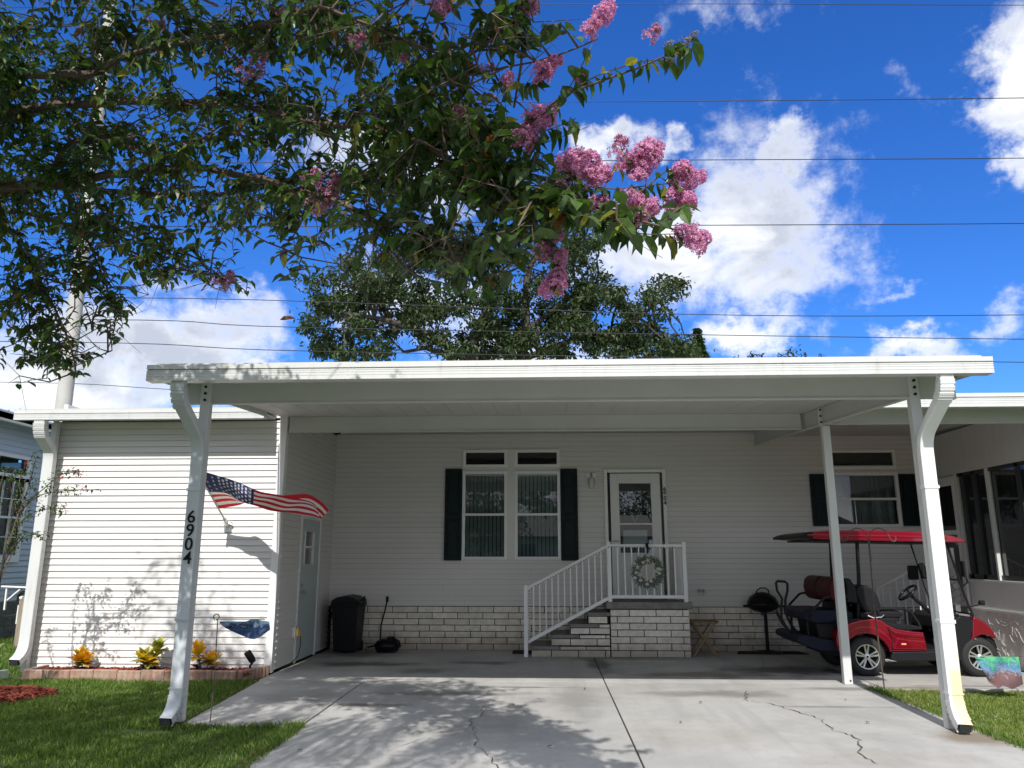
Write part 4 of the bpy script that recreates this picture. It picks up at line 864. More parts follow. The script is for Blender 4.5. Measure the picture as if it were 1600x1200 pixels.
tb_('seat_belt_bar', [(3.96,N0+.10,.86),(3.96,N1-.10,.86)], .012); tb_('seat_belt_bar', [(4.08,N0+.10,1.06),(4.08,N1-.10,1.06)], .010)
# mirrors
for y, z, nm in ((N1-.02,1.25,'side_mirror'),(N0-.02,1.32,'side_mirror')):
    MB().box(5.20 if y > 11 else 5.37, 5.33 if y > 11 else 5.40, y-.03, y+.06, z-.10, z+.10).build(nm, 'black', ct, bevel=.02)
tb_('mirror_arm', [(5.38,N0+.05,1.10),(5.42,N0,1.15),(5.40,N0-.02,1.24)], .009)
MB().box(5.535,5.60,N0-.03,N0+.03,.87,.93).build('front_mirror', 'black', ct, bevel=.012); tb_('mirror_arm', [(5.42,N0+.07,.84),(5.55,N0,.88)], .008)
MB().tube([(3.80,N0+.06,.545),(3.88,N0+.05,.53),(3.96,N0+.06,.55)], .011).build('tow_latch', 'chrome', ct, smooth=True)
MB().tube([(4.14,N0+.04,.735),(4.20,N0+.02,.71),(4.30,N0+.02,.72),(4.34,N0+.04,.745)], .009).build('seat_hinge', 'chrome', ct, smooth=True)
# wheels
def wheel(cx, y, near):
    s_ = -1 if near else 1; r_ = .238; hw = .095
    tr = [(.150,-hw),(.175,-hw*1.02),(.205,-hw),(.228,-hw*.80),(r_,-hw*.55),(r_,hw*.55),(.228,hw*.80),(.205,hw),(.175,hw*1.02),(.150,hw)]
    w_ = MB().lathe(tr, (cx,y,r_), 40, axis='y').build('wheel', 'rubber', ct, smooth=True)
    tl = MB()
    for k in range(44):
        a = 2*pi*k/44; p = Vector((cx+(r_+.002)*cos(a), y, r_+(r_+.002)*sin(a))); tn = Vector((-sin(a),0,cos(a)))*.009; od = Vector((cos(a),0,sin(a)))*.006
        for q0, q1 in ((-hw*.78,-hw*.1),(hw*.1,hw*.78)):
            o_ = tn*(1 if q0 < 0 else 0); a_ = [p+o_-tn*.6+Vector((0,q0,0)), p+o_+tn*.6+Vector((0,q0,0)), p+o_+tn*.6+Vector((0,q1,0)), p+o_-tn*.6+Vector((0,q1,0))]
            tl.add(a_+[q+od for q in a_], [(4,5,6,7),(0,1,5,4),(1,2,6,5),(2,3,7,6),(3,0,4,7)])
    tl.build('tread_blocks', 'rubber', w_, recalc=False, kind='stuff')
    f = y+s_*.082
    rm = MB().lathe([(.153,0),(.150,-.012*1),(.140,-.010),(.138,.03),(.136,.07)], (cx,f if near else y+.05,r_), 32, axis='y')
    for k in range(5):
        for da in (-.20,.20):
            a = 2*pi*k/5+R(90)+da; a2 = 2*pi*k/5+R(90)+da*.9
            p0 = Vector((cx+.030*cos(a), f+.006, r_+.030*sin(a))); p1 = Vector((cx+.143*cos(a2), f-.004*(1 if near else -1), r_+.143*sin(a2)))
            rm.sweep([p0, p1], .021, .016, tuple(Vector((-sin(a),0,cos(a)))))
    rm.lathe([(0,-.012),(.022,-.012),(.036,-.004),(.038,.02)], (cx,f,r_), 14, axis='y')
    rm.build('rim', 'rim', w_, smooth=True, recalc=True)
    MB().lathe([(0,.0),(.149,.0)], (cx,f-s_*.045,r_), 28, axis='y').build('hub_back', 'gloss', w_)
    MB().lathe([(0,-.016),(.012,-.016),(.014,-.012)], (cx,f,r_), 10, axis='y').build('hub_cap', 'gloss', w_)
for cx in (4.07, 5.47):
    wheel(cx, N0+.09, True); wheel(cx, N1-.09, False)
cpart('front_suspension', 'blackm', [(5.38,.18),(5.56,.18),(5.58,.48),(5.44,.47),(5.38,.38)], N0+.22, N1-.22, .02)

# ================================================================== FLAGS, HOOKS, BED
fl = thing('flag_on_pole', 'large American flag waving from a pole bracketed to the garage wall', 'flag', (-4.28, 10.41, 1.88))
tip = Vector((-4.335, 9.42, 2.535)); brk = Vector((-4.285, 10.38, 1.90))
MB().tube([brk, brk.lerp(tip, 1.02)], .0125).build('flagpole', 'trim', fl, smooth=True)
MB().box(-4.33,-4.23,10.395,10.412,1.80,1.93).tube([brk+Vector((0,.02,-.02)), brk.lerp(tip,.10)], .028).tube([(-4.34,10.37,1.93),(-4.22,10.37,1.90)], .012).build('bracket', 'metal', fl, smooth=True)
# silhouette of the blown cloth: for each step along the fly, points across the hoist
tipc = brk.lerp(tip, 1.0); hb = brk.lerp(tip, .30)
def P(px, py, Y): return at(px, py, Y)
rows = [   # fly fraction, [(hoist fraction, point)...]  (the lower edge curls up behind)
 (0.00, [(0,tipc),(.54,tipc.lerp(hb,.54)),(1,hb)]),
 (0.10, [(0,P(341,744,9.42)),(.30,P(345,757,9.52)),(.54,P(352,771,9.66)),(.80,P(362,780,9.84)),(1,P(371,789,9.98))]),
 (0.22, [(0,P(365,750,9.42)),(.30,P(366,765,9.48)),(.54,P(370,780,9.60)),(.78,P(376,784,9.84)),(1,P(384,786,9.96))]),
 (0.40, [(0,P(397,765,9.40)),(.28,P(396,777,9.38)),(.54,P(395,790,9.46)),(.78,P(398,785,9.62)),(1,P(402,781,9.72))]),
 (0.52, [(0,P(420,770,9.46)),(.28,P(420,783,9.40)),(.56,P(420,797,9.46)),(.80,P(424,788,9.60)),(1,P(428,778,9.66))]),
 (0.66, [(0,P(447,776,9.58)),(.26,P(447,788,9.46)),(.54,P(446,801,9.44)),(.80,P(448,790,9.62)),(1,P(448,773,9.70))]),
 (0.80, [(0,P(470,779,9.62)),(.26,P(470,789,9.50)),(.56,P(468,804,9.42)),(.80,P(478,790,9.66)),(1,P(480,773,9.76))]),
 (0.92, [(0,P(486,785,9.60)),(.26,P(489,792,9.48)),(.56,P(488,807,9.42)),(.80,P(496,797,9.60)),(1,P(501,783,9.74))]),
 (1.00, [(0,P(493,789,9.56)),(.26,P(497,798,9.46)),(.56,P(499,813,9.40)),(.80,P(506,805,9.56)),(1,P(514,797,9.70))])]
def interp(lst, x):
    for (a, p), (b_, q) in zip(lst, lst[1:]):
        if x <= b_+1e-9: return p.lerp(q, (x-a)/(b_-a))
    return lst[-1][1]
def fpos(u, v):
    ks = [r[0] for r in rows]; P4 = [interp(r[1], v) for r in rows]
    i = max(0, min(len(ks)-2, sum(1 for k in ks if k <= u)-1)); s_ = (u-ks[i])/(ks[i+1]-ks[i])
    p0, p1, p2, p3 = P4[max(i-1,0)], P4[i], P4[i+1], P4[min(i+2,len(ks)-1)]
    q = .5*((2*p1)+(p2-p0)*s_+(2*p0-5*p1+4*p2-p3)*s_*s_+(3*p1-p0-3*p2+p3)*s_**3)
    return q+Vector((0, .012*sin(u*31+v*4), .006*sin(u*22+v*9)))
NU, NV = 60, 39; b = MB(); vs = [fpos(i/NU, j/NV) for i in range(NU+1) for j in range(NV+1)]; b.v = [tuple(v) for v in vs]
for i in range(NU):
    for j in range(NV):
        a = i*(NV+1)+j; b.f.append((a, a+1, a+NV+2, a+NV+1))
        canton = (i+.5)/NU < .40 and j < 21; b.m.append(2 if canton else (0 if (j//3) % 2 == 0 else 1))
b.build('flag_cloth', ['fred','fwhite','fblue'], fl, smooth=True, recalc=False, angle=180)
b = MB()
for r_ in range(9):
    for c_ in range(6 if r_ % 2 == 0 else 5):
        u0 = (.033+.0666*c_ if r_ % 2 == 0 else .0666+.0666*c_); v0 = (r_+1)*.0538
        p = fpos(u0, v0); du = (fpos(u0+.01, v0)-p).normalized(); dv = (fpos(u0, v0+.01)-p).normalized(); nn = du.cross(dv).normalized()
        for sgn in (-1, 1):
            q = [p+nn*.004*sgn]; 
            for k in range(10): a = k*pi/5; rr = .026 if k % 2 == 0 else .011; q.append(p+nn*.004*sgn+(du*sin(a)-dv*cos(a))*rr)
            b.add(q, [(0, 1+k, 1+(k+1) % 10) for k in range(10)])
b.build('star_field', 'fwhite', fl, kind='stuff', recalc=False)

gf = thing('garden_flag', 'small blue nautical garden flag blown sideways on a thin black stake left of the driveway', 'flag', (-3.07, 7.41, 0))
MB().tube([(-3.075,7.41,-.05),(-3.125,7.55,.45),(-3.20,7.70,.88)]+[(-3.215+.028*sin(a), 7.70, .905-.028*cos(a)) for a in np.linspace(0, 5.8, 12)], .005, 6).build('stake', 'iron', gf, smooth=True)
MB().tube([(-3.215,7.70,.885),(-2.73,7.70,.885)], .004, 5).build('crossbar', 'iron', gf)
b = MB(); tl_ = [(343,971),(352,971),(366,971),(384,971),(392,968),(400,967),(410,970),(421,971)]; bl_ = [(343,974),(352,981),(366,988),(380,994),(390,998),(397,999),(407,995),(422,984)]; nn_ = 8
for (a, c), (d, e) in zip(tl_, bl_):
    for j in range(nn_+1):
        u_ = j/nn_; b.v.append(tuple(at(a+(d-a)*u_, c+(e-c)*u_, 7.68+.03*sin(u_*5+a*.11)+.02*sin(a*.3))))
b.f = [(i*(nn_+1)+j, i*(nn_+1)+j+1, (i+1)*(nn_+1)+j+1, (i+1)*(nn_+1)+j) for i in range(len(tl_)-1) for j in range(nn_)]; b.m = [0]*len(b.f)
b.build('flag_cloth', 'gflag', gf, smooth=True, recalc=False, angle=180)
star3(at(361,979,7.64), .022, .4).build('printed_starfish', 'vinylr', gf)
rfg = thing('lawn_flag', 'small green, blue and brown garden flag at the right edge beside the cart front wheel', 'flag', (5.35, 9.2, 0))
MB().tube([(5.36,9.15,-.05),(5.365,9.15,.50),(5.33,9.15,.52)], .006, 6).build('stake', 'iron', rfg, smooth=True)
MB().tube([(4.78,9.15,.39),(5.36,9.15,.41)], .004, 5).build('crossbar', 'iron', rfg)
b = MB(); tl_ = [(1523,1027),(1535,1026),(1550,1026),(1565,1026),(1580,1026),(1591,1025)]; bl_ = [(1536,1049),(1545,1066),(1560,1076),(1567,1071),(1582,1077),(1599,1069)]
for k, ((a, c), (d, e)) in enumerate(zip(tl_, bl_)):
    for j in range(nn_+1):
        u_ = j/nn_; b.v.append(tuple(at(a+(d-a)*u_, c+(e-c)*u_, 9.12+.045*sin(u_*6+k*1.7))))
b.f = [(i*(nn_+1)+j, i*(nn_+1)+j+1, (i+1)*(nn_+1)+j+1, (i+1)*(nn_+1)+j) for i in range(len(tl_)-1) for j in range(nn_)]; b.m = [0]*len(b.f)
b.build('flag_cloth', 'rflag', rfg, smooth=True, recalc=False, angle=180)
hk = thing('shepherd_hook', 'tall rusty double shepherd hook standing at the grass edge before the golf cart', 'hook', (3.86, 9.5, 0))
MB().tube([(3.87,9.5,-.1),(3.84,9.5,.9),(3.855,9.5,1.60)], .0085, 8).build('stem', 'iron', hk, smooth=True)
for s_ in (-1, 1):
    MB().tube([(3.855+s_*x_, 9.5, z_) for x_, z_ in ((.004,1.42),(.006,1.68),(.03,1.76),(.08,1.80),(.14,1.81),(.20,1.78),(.235,1.73),(.26,1.67),(.285,1.65),(.31,1.66),(.32,1.69),(.315,1.72))], .0065, 7).build('hook_arm', 'iron', hk, smooth=True)

# flower bed
bed = bpy.data.objects.new('flower_bed', None); bd = MB(); xs = np.linspace(-6.55,-3.68,60); ysb = np.linspace(9.92,10.42,9)
for x in xs:
    for y in ysb: bd.v.append((x, y, .03+rnd.uniform(-.008,.018)+.02*(y-9.92)))
bd.f = [(i*9+k, (i+1)*9+k, (i+1)*9+k+1, i*9+k+1) for i in range(59) for k in range(8)]; bd.m = [0]*len(bd.f)
struct(bd.build('mulch_bed', 'mulch', recalc=False)); bpy.data.objects.remove(bed)
def chips(name, n, fn, m='mulch2', sz=(.012,.035)):
    b = MB()
    for _ in range(n):
        x, y, z = fn(); a = rnd.uniform(0, pi); L = rnd.uniform(*sz); w_ = L*.28; ti = rnd.uniform(-.5,.5)
        d = Vector((cos(a), sin(a), ti))*L; q = Vector((-sin(a), cos(a), rnd.uniform(-.4,.4)))*w_; p = Vector((x, y, z)); h = Vector((0,0,.006))
        b.add([p-d-q, p+d-q, p+d+q, p-d+q, p+h], [(0,1,4),(1,2,4),(2,3,4),(3,0,4)])
    return b
tag(chips('x', 2600, lambda: (rnd.uniform(-6.5,-3.7), rnd.uniform(9.93,10.41), .045+rnd.uniform(0,.02))).build('mulch_chips', 'mulch2', recalc=False, kind='stuff'), 'red wood mulch chips filling the bed along the garage wall', 'mulch')
def ring():
    a = rnd.uniform(0, 2*pi); r_ = rnd.random()**.5; return -6.0+.62*r_*cos(a), 8.72+.42*r_*sin(a), .0+.05*(1-r_*r_)+rnd.uniform(-.01,.02)
b = MB(); b.v = [(-6.0, 8.72, .03)]+[(-6.0+.64*r_*cos(a), 8.72+.44*r_*sin(a), -.02+.045*(1-r_)) for r_ in (.5,1) for a in np.linspace(0, 2*pi, 25)[:-1]]
b.f = [(0, 1+k, 1+(k+1) % 24) for k in range(24)]+[(1+k, 25+k, 25+(k+1) % 24, 1+(k+1) % 24) for k in range(24)]; b.m = [0]*48
struct(b.build('mulch_ring', 'mulch', smooth=True))
tag(chips('x', 1800, ring, sz=(.015,.04)).build('mulch_chips', 'mulch2', recalc=False, kind='stuff'), 'round patch of red mulch in the lawn under the small shrub tree', 'mulch')
be = thing('bed_edging', 'row of scalloped terracotta edging blocks in front of the mulch bed', 'edging', (-5, 9.9, 0))
def edger(p0, p1, i):
    p0, p1 = Vector(p0), Vector(p1); d = (p1-p0); L = d.length; d.normalize(); n_ = Vector((-d.y, d.x, 0)); if_ = max(3, int(L/.06)); b = MB(); fr, bk = [], []
    for k in range(if_*4+1):
        u_ = k/(if_*4); off = .018*abs(sin(u_*if_*pi)); fr.append(p0+d*L*u_-n_*(.022+off))
    n2 = len(fr); top = .095+rnd.uniform(-.006,.006)
    for q in fr:
        b.v += [(q.x, q.y, -.06), (q.x, q.y, top-.008), (q.x+n_.x*.012, q.y+n_.y*.012, top)]
    b.v += [tuple(p0+n_*.03+Vector((0,0,top))), tuple(p1+n_*.03+Vector((0,0,top))), tuple(p0+n_*.03+Vector((0,0,-.06))), tuple(p1+n_*.03+Vector((0,0,-.06)))]
    b.f = [(3*k, 3*k+3, 3*k+4, 3*k+1) for k in range(n2-1)]+[(3*k+1, 3*k+4, 3*k+5, 3*k+2) for k in range(n2-1)]
    B = 3*n2; b.f += [tuple([3*k+2 for k in range(n2)]+[B+1, B]), (B, B+1, B+3, B+2), (0,1,2,B,B+2), (B+3,B+1,3*n2-1,3*n2-2,3*n2-3)]; b.m = [0]*len(b.f)
    return b.build('edging_block', 'edger', be)
xx = -6.52
for i in range(9): edger((xx, 9.90, 0), (xx+.293, 9.90, 0), i); xx += .30
edger((-3.81,9.905,0),(-3.70,10.14,0),9); edger((-3.698,10.15,0),(-3.60,10.38,0),10); edger((-6.53,10.36,0),(-6.535,9.92,0),11)
sl = thing('spotlight', 'small black garden spotlight leaning at the corner of the mulch bed', 'spotlight', (-3.75, 10.1, .05))
MB().lathe([(0,0),(.034,.0),(.045,.04),(.045,.15),(.038,.16),(.0,.155)], (0,0,0), 14).xf(Matrix.Translation((-3.70,10.12,.17)) @ Matrix.Rotation(R(-32),4,'Y') @ Matrix.Rotation(R(12),4,'X')).build('lamp_head', 'black', sl, smooth=True)
MB().tube([(-3.735,10.12,.0),(-3.745,10.12,.12),(-3.70,10.12,.19)], .014).build('stake', 'black', sl, smooth=True)
spb = thing('splash_block', 'pale green plastic splash block under the garage downspout', 'splash block', (-7.0, 9.8, 0))
MB().prism([(-7.30,9.55),(-6.98,9.50),(-6.86,10.02),(-7.02,10.06)], -.03, .02, 'z').build('trough', 'splash', spb)
MB().prism([(-7.36,9.56),(-7.30,9.55),(-7.02,10.06),(-7.07,10.09)], -.03, .08, 'z').prism([(-6.98,9.50),(-6.92,9.49),(-6.80,10.02),(-6.86,10.02)], -.03, .08, 'z').build('side_wall', 'splash', spb, bevel=.008)
# ================================================================== BED PLANTS
def broadleaf(L, w, droop, curl=.25, n=4):
    b = MB()
    for k in range(n+1):
        u_ = k/n; ww = w*.5*(sin(pi*min(.98, max(.04, u_**.8)))**.8); x_ = L*u_; z_ = -droop*L*u_*u_
        b.v += [(x_, -ww, z_+curl*ww), (x_, 0, z_), (x_, ww, z_+curl*ww)]
    b.f = [f for k in range(n) for f in ((3*k, 3*k+3, 3*k+4, 3*k+1), (3*k+1, 3*k+4, 3*k+5, 3*k+2))]; b.m = [0]*len(b.f); return b
def place(me, name, parent, p, yaw, tilt, sc=1., roll=0.):
    o = bpy.data.objects.new(name, me); C.objects.link(o); o.parent = parent; o.location = p
    o.rotation_euler = (Matrix.Rotation(yaw,3,'Z') @ Matrix.Rotation(-tilt,3,'Y') @ Matrix.Rotation(roll,3,'X')).to_euler(); o.scale = (sc,)*3; return o
CL_M = {m: [broadleaf(.165, .105, d, c).mesh('croton_leaf', m) for d, c in ((.15,.3),(.35,.2),(.05,.35))] for m in ('cy','co','cg','cd')}
for ms in CL_M.values():
    for me in ms: me.polygons.foreach_set('use_smooth', [True]*len(me.polygons))
def croton(x, y, h, seed, pal, label, heads):
    t_ = thing('croton', label, 'plant', (x, y, .04), 'crotons in the mulch bed'); LOCAL.add(t_.name); q = random.Random(seed)
    st_ = MB()
    for hx, hy, hh in heads: st_.tube([(0,0,-.02),(hx*.6,hy*.6,hh*.5),(hx,hy,hh)], [.010,.008,.006], 6)
    st_.build('stem', 'bark', t_, smooth=True)
    for hx, hy, hh in heads:
        for k in range(22):
            a = k*2.4+q.uniform(-.3,.3); lv = k/22
            place(q.choice(CL_M[q.choice(pal)]), 'leaf', t_, (hx, hy, hh*(.62+.42*lv)), a, R(8)+lv*R(72)+q.uniform(-.15,.15), q.uniform(.8,1.15)*(1.02-.3*abs(lv-.5)), q.uniform(-.3,.3))
        for k in range(11):
            a = k*2.4; place(q.choice(CL_M['cd']), 'leaf', t_, (hx*.8, hy*.8, .03+.10*q.random()), a, R(5)+q.uniform(0,.4), q.uniform(.55,.8))
croton(-5.98, 10.15, .3, 1, ['cy','cy','co'], 'yellow and orange croton, leftmost of the three in the bed', [(0,0,.17),(.05,.04,.12)])
croton(-5.08, 10.15, .3, 2, ['cg','cy','cg','cy'], 'largest croton, green and yellow, in the middle of the bed', [(-.07,0,.17),(.10,.02,.28),(.04,-.06,.15)])
croton(-4.37, 10.15, .3, 3, ['cy','co','cy'], 'yellow croton beside the left carport downspout, rightmost in the bed', [(-.07,0,.26),(.10,.02,.13)])
# strap-leaved plant at the left edge
sp_l = []
for d in (.5,.8,1.1):
    b = MB(); n = 8; L = .42
    for k in range(n+1):
        u_ = k/n; ww = .009*(1-u_**2)+.001; a = u_*d*1.6; b.v += [(L*u_*cos(a*.5), -ww, L*u_*sin(.2)*0+L*(u_*.9-d*.6*u_*u_)), (L*u_*cos(a*.5)*.6, 0, L*(u_*.9-d*.6*u_*u_)-.003), (L*u_*cos(a*.5), ww, L*(u_*.9-d*.6*u_*u_))]
    b.v = [(v[0]*.8, v[1], v[2]) for v in b.v]
    b.f = [f for k in range(n) for f in ((3*k, 3*k+3, 3*k+4, 3*k+1), (3*k+1, 3*k+4, 3*k+5, 3*k+2))]; b.m = [0]*len(b.f); sp_l.append(b.mesh('strap_leaf', 'spider'))
sd_ = thing('strap_leaved_plant', 'pale variegated strap-leaved clump beside the splash block at left edge', 'plant', (-7.33, 10.05, 0), 'strap-leaved plants'); LOCAL.add(sd_.name)
for k in range(75): place(rnd.choice(sp_l), 'leaf', sd_, (rnd.uniform(-.22,.12), rnd.uniform(-.08,.1), 0), rnd.uniform(0, 2*pi), rnd.uniform(-.1,.5), rnd.uniform(.7,1.2))

# ================================================================== TREES
def leafmesh(L, w, mats, fold=.25, droop=.25):
    v = [(0,0,0),(L*.3,-w*.5,fold*w*.5),(L*.7,-w*.42,fold*w*.4-droop*L*.35),(L,0,-droop*L),(L*.7,w*.42,fold*w*.4-droop*L*.35),(L*.3,w*.5,fold*w*.5),(L*.5,0,-droop*L*.2)]
    return v, [(0,1,6),(1,2,6),(2,3,6),(3,4,6),(4,5,6),(5,0,6)]
LV0, LF0 = leafmesh(1, .54, None)
LVa = np.array(LV0); LFa = np.array(LF0)
def basis(d, upv):
    d = d.normalized(); s_ = upv.cross(d)
    if s_.length < 1e-3: s_ = Vector((1,0,0)).cross(d)
    s_.normalize(); n = d.cross(s_); return d, s_, n
class Leaves:
    def __init__(s): s.items = []
    def add(s, p, d, up_, L, mi): s.items.append((p, d, up_, L, mi))
    def mesh(s, name, items, mats):
        n = len(items); V = np.empty((n, 7, 3)); F = np.empty((n, 6, 3), int)
        for i, (p, d, up_, L, mi) in enumerate(items):
            a, b_, c = basis(d, up_); Mx = np.array([a, b_*(.72+.4*((i*37) % 11)/11), c*(.4+2.2*((i*53) % 13)/13)]); V[i] = (LVa*L) @ Mx+np.array(p); F[i] = LFa+7*i
        me = bpy.data.meshes.new(name); me.from_pydata(V.reshape(-1,3).tolist(), [], F.reshape(-1,3).tolist())
        for m in mats: me.materials.append(M[m])
        me.polygons.foreach_set('material_index', np.repeat([it[4] for it in items], 6).astype(np.int32)); return me
def limb(b, pts, r0, r1, n=7):
    P = [Vector(p) for p in pts]; out = []
    for i in range(len(P)-1):
        p0, p1, p2, p3 = P[max(i-1,0)], P[i], P[i+1], P[min(i+2,len(P)-1)]
        for k in range(4):
            s_ = k/4; out.append(.5*((2*p1)+(p2-p0)*s_+(2*p0-5*p1+4*p2-p3)*s_*s_+(3*p1-p0-3*p2+p3)*s_**3))
    out.append(P[-1]); N = len(out)
    rr = [r0+(r1-r0)*(i/(N-1))**.8 for i in range(N)]
    out = [o+Vector((rnd.uniform(-1,1),rnd.uniform(-1,1),rnd.uniform(-1,1)))*r*.35 for o, r in zip(out, rr)]
    b.tube(out, rr, n); return [(o, r) for o, r in zip(out, rr)]

# ---- the crepe myrtle whose boughs hang over the picture: trunk stands left of the frame
TX, TY = -4.9, 4.3
my = thing('crepe_myrtle', 'large crepe myrtle with pink blossom and dark twisting boughs overhanging from the upper left', 'tree', (TX, TY, 0))
tr = MB(); nodes = []
limb(tr, [(TX,TY,-.1),(TX+.03,TY,.7),(TX-.03,TY+.05,1.5),(TX+.1,TY,2.2)], .13, .09, 10)
limb(tr, [(TX-.05,TY+.05,-.1),(TX-.25,TY-.1,.9),(TX-.35,TY-.25,1.9),(TX-.2,TY-.3,3.0),(TX+.1,TY-.5,4.2)], .10, .04, 9)
tr.build('trunk', 'bark', my, smooth=True)
bo = MB()
def bough(pts, r0, r1, start=None):
    P = [start] if start is not None else []
    P += [at(*p) for p in pts]; ns = limb(bo, P, r0*.62, r1*.8, 7); nodes.extend(ns); return ns
F1 = Vector((TX+.1, TY, 2.2)); F2 = Vector((TX-.2, TY-.3, 3.0))
bough([(-120,215,4.4),(0,183,4.5),(60,168,4.5),(160,160,4.4),(250,158,4.3),(330,160,4.2),(400,172,4.1),(480,190,3.9)], .07, .014, F1)
bough([(-120,330,4.5),(0,295,4.7),(90,285,4.7),(200,270,4.6),(300,262,4.4),(400,278,4.2),(480,300,4.0),(560,330,3.8),(620,370,3.7)], .075, .012, F1)
bough([(-100,340,4.9),(0,305,5.0),(80,292,5.0),(180,300,4.9),(290,305,4.7),(380,300,4.5),(470,282,4.2),(560,270,3.9)], .055, .010, F1)
bough([(-100,370,5.1),(0,332,5.3),(60,338,5.3),(130,360,5.2),(200,390,5.1),(270,425,5.0)], .045, .008, F1)
bough([(80,275,4.7),(110,225,4.6),(170,215,4.5),(225,238,4.4),(290,220,4.3),(370,210,4.1)], .035, .008)
bough([(150,340,5.1),(210,370,5.0),(250,390,4.9),(280,410,4.8)], .022, .006)
bough([(150,115,4.3),(200,85,4.2),(260,72,4.1),(330,60,4.0),(420,35,3.8),(500,10,3.6)], .035, .010, None)
bough([(-150,60,4.2),(0,110,4.2),(60,118,4.2),(150,115,4.3)], .05, .03, F2)
bough([(-150,-100,4.0),(50,-60,4.0),(250,-70,3.8),(450,-60,3.6),(600,-40,3.4)], .06, .015, F2)
bough([(-100,-200,3.6),(150,-220,3.6),(400,-200,3.3),(650,-150,3.1)], .05, .012, F2)
bough([(480,190,3.9),(560,200,3.7),(640,215,3.5),(700,250,3.3),(760,270,3.15),(830,300,3.0),(900,320,2.9),(980,340,2.8),(1060,360,2.75)], .022, .005)
bough([(560,270,3.9),(640,290,3.6),(700,275,3.4),(745,250,3.3),(790,215,3.15),(840,185,3.0),(880,150,2.9),(930,130,2.85),(1000,105,2.8),(1060,78,2.75)], .024, .004)
bough([(500,10,3.6),(580,40,3.45),(650,70,3.3),(720,90,3.15),(770,60,3.05),(830,10,2.95),(850,-40,2.9)], .018, .006)
bough([(700,250,3.3),(690,190,3.25),(700,130,3.2),(770,110,3.05),(860,90,2.95),(935,60,2.85)], .012, .004)
bough([(620,370,3.7),(680,385,3.5),(740,400,3.4),(800,410,3.3),(860,430,3.2)], .012, .004)
bough([(270,425,5.0),(320,415,4.9),(350,440,4.8)], .008, .004)
bough([(0,332,5.3),(40,400,5.3),(80,470,5.3),(110,540,5.3),(120,590,5.3)], .025, .005)
bough([(130,360,5.2),(160,430,5.2),(180,500,5.2),(165,555,5.2)], .014, .004)
bough([(480,300,4.0),(470,350,4.1),(440,400,4.2),(470,440,4.2)], .010, .003)
# twigs towards points scattered through the crown
BL = [(60,40,130,80,52,4.6),(200,40,120,80,50,4.4),(340,40,120,80,56,4.2),(470,40,110,70,46,3.9),(60,150,110,90,46,4.7),(180,180,110,80,44,4.6),
      (300,140,110,80,52,4.3),(420,130,100,80,56,4.1),(520,130,90,80,48,3.9),(600,120,70,80,30,3.7),(640,200,90,70,40,3.6),(560,230,90,70,42,3.8),(450,240,100,70,44,4.1),
      (330,260,110,60,36,4.4),(200,260,110,60,30,4.7),(60,250,100,60,30,4.9),(50,350,90,50,30,5.1),(170,350,100,50,30,5.0),(290,345,100,45,30,4.7),
      (400,330,90,50,30,4.3),(500,330,90,60,38,4.0),(600,320,80,60,40,3.7),(680,330,70,60,40,3.5),(720,240,80,60,44,3.3),(780,280,70,60,40,3.15),
      (700,160,70,60,26,3.3),(780,190,60,50,22,3.1),(800,350,60,50,26,3.1),(640,400,70,40,9,3.6),(720,400,60,35,13,3.4),(560,400,60,40,6,3.8),
      (60,430,80,50,32,5.3),(40,500,60,50,26,5.4),(100,540,50,45,20,5.3),(40,575,45,28,8,5.4),(170,430,70,45,24,5.2),(180,500,35,35,8,5.2),(260,415,55,38,18,5.0),
      (340,430,50,18,5,4.8),(690,75,50,45,12,3.2),(760,60,50,45,12,3.05),(820,40,35,35,8,2.95),(600,20,40,50,8,3.5),(870,300,60,50,18,3.0),(930,340,50,40,14,2.9),
      (860,340,50,40,14,3.0),(1010,355,45,22,9,2.8),(700,-60,120,60,20,3.3),(400,-80,250,60,80,3.8),(100,-80,200,60,60,4.2),(-100,100,90,200,60,4.8),(-100,350,90,100,35,5.2),
      (250,-220,350,70,90,3.5),(-250,0,100,250,50,4.6),(-250,-300,150,150,30,4.0),(760,450,30,25,5,3.3),(470,420,40,30,6,4.1)]
BL += [(172,30,26,50,9,4.3),(160,110,26,50,9,4.4),(150,200,26,50,9,4.6),(140,290,26,45,9,4.8),(130,370,24,45,7,5.0)]
LVS = Leaves(); q_ = random.Random(21); tw = MB(); MIX = [0]*16+[1]*14+[2]*1
def leafrow(path, n, L0, start=.15, wild=.5, pal=MIX):
    P = [Vector(p) for p in path]
    for k in range(n):
        u_ = start+(1-start)*(k+.5)/n; i = min(len(P)-2, int(u_*(len(P)-1))); f_ = u_*(len(P)-1)-i; p = P[i].lerp(P[i+1], f_); d = (P[i+1]-P[i]).normalized()
        s_ = d.cross(Vector((0,0,1))); s_ = s_.normalized() if s_.length > .05 else Vector((1,0,0))
        dd = s_*(1 if k % 2 else -1)+d*.55+Vector((q_.uniform(-wild,wild), q_.uniform(-wild,wild), q_.uniform(-wild*1.5,wild*.5)))
        LVS.add(p, dd, Vector((q_.uniform(-.5,.5), q_.uniform(-.5,.5), 1)), L0*q_.uniform(.5,1.25), 3 if q_.random() < .009 else q_.choice(pal))
NP = np.array([n_[0][:] for n_ in nodes])
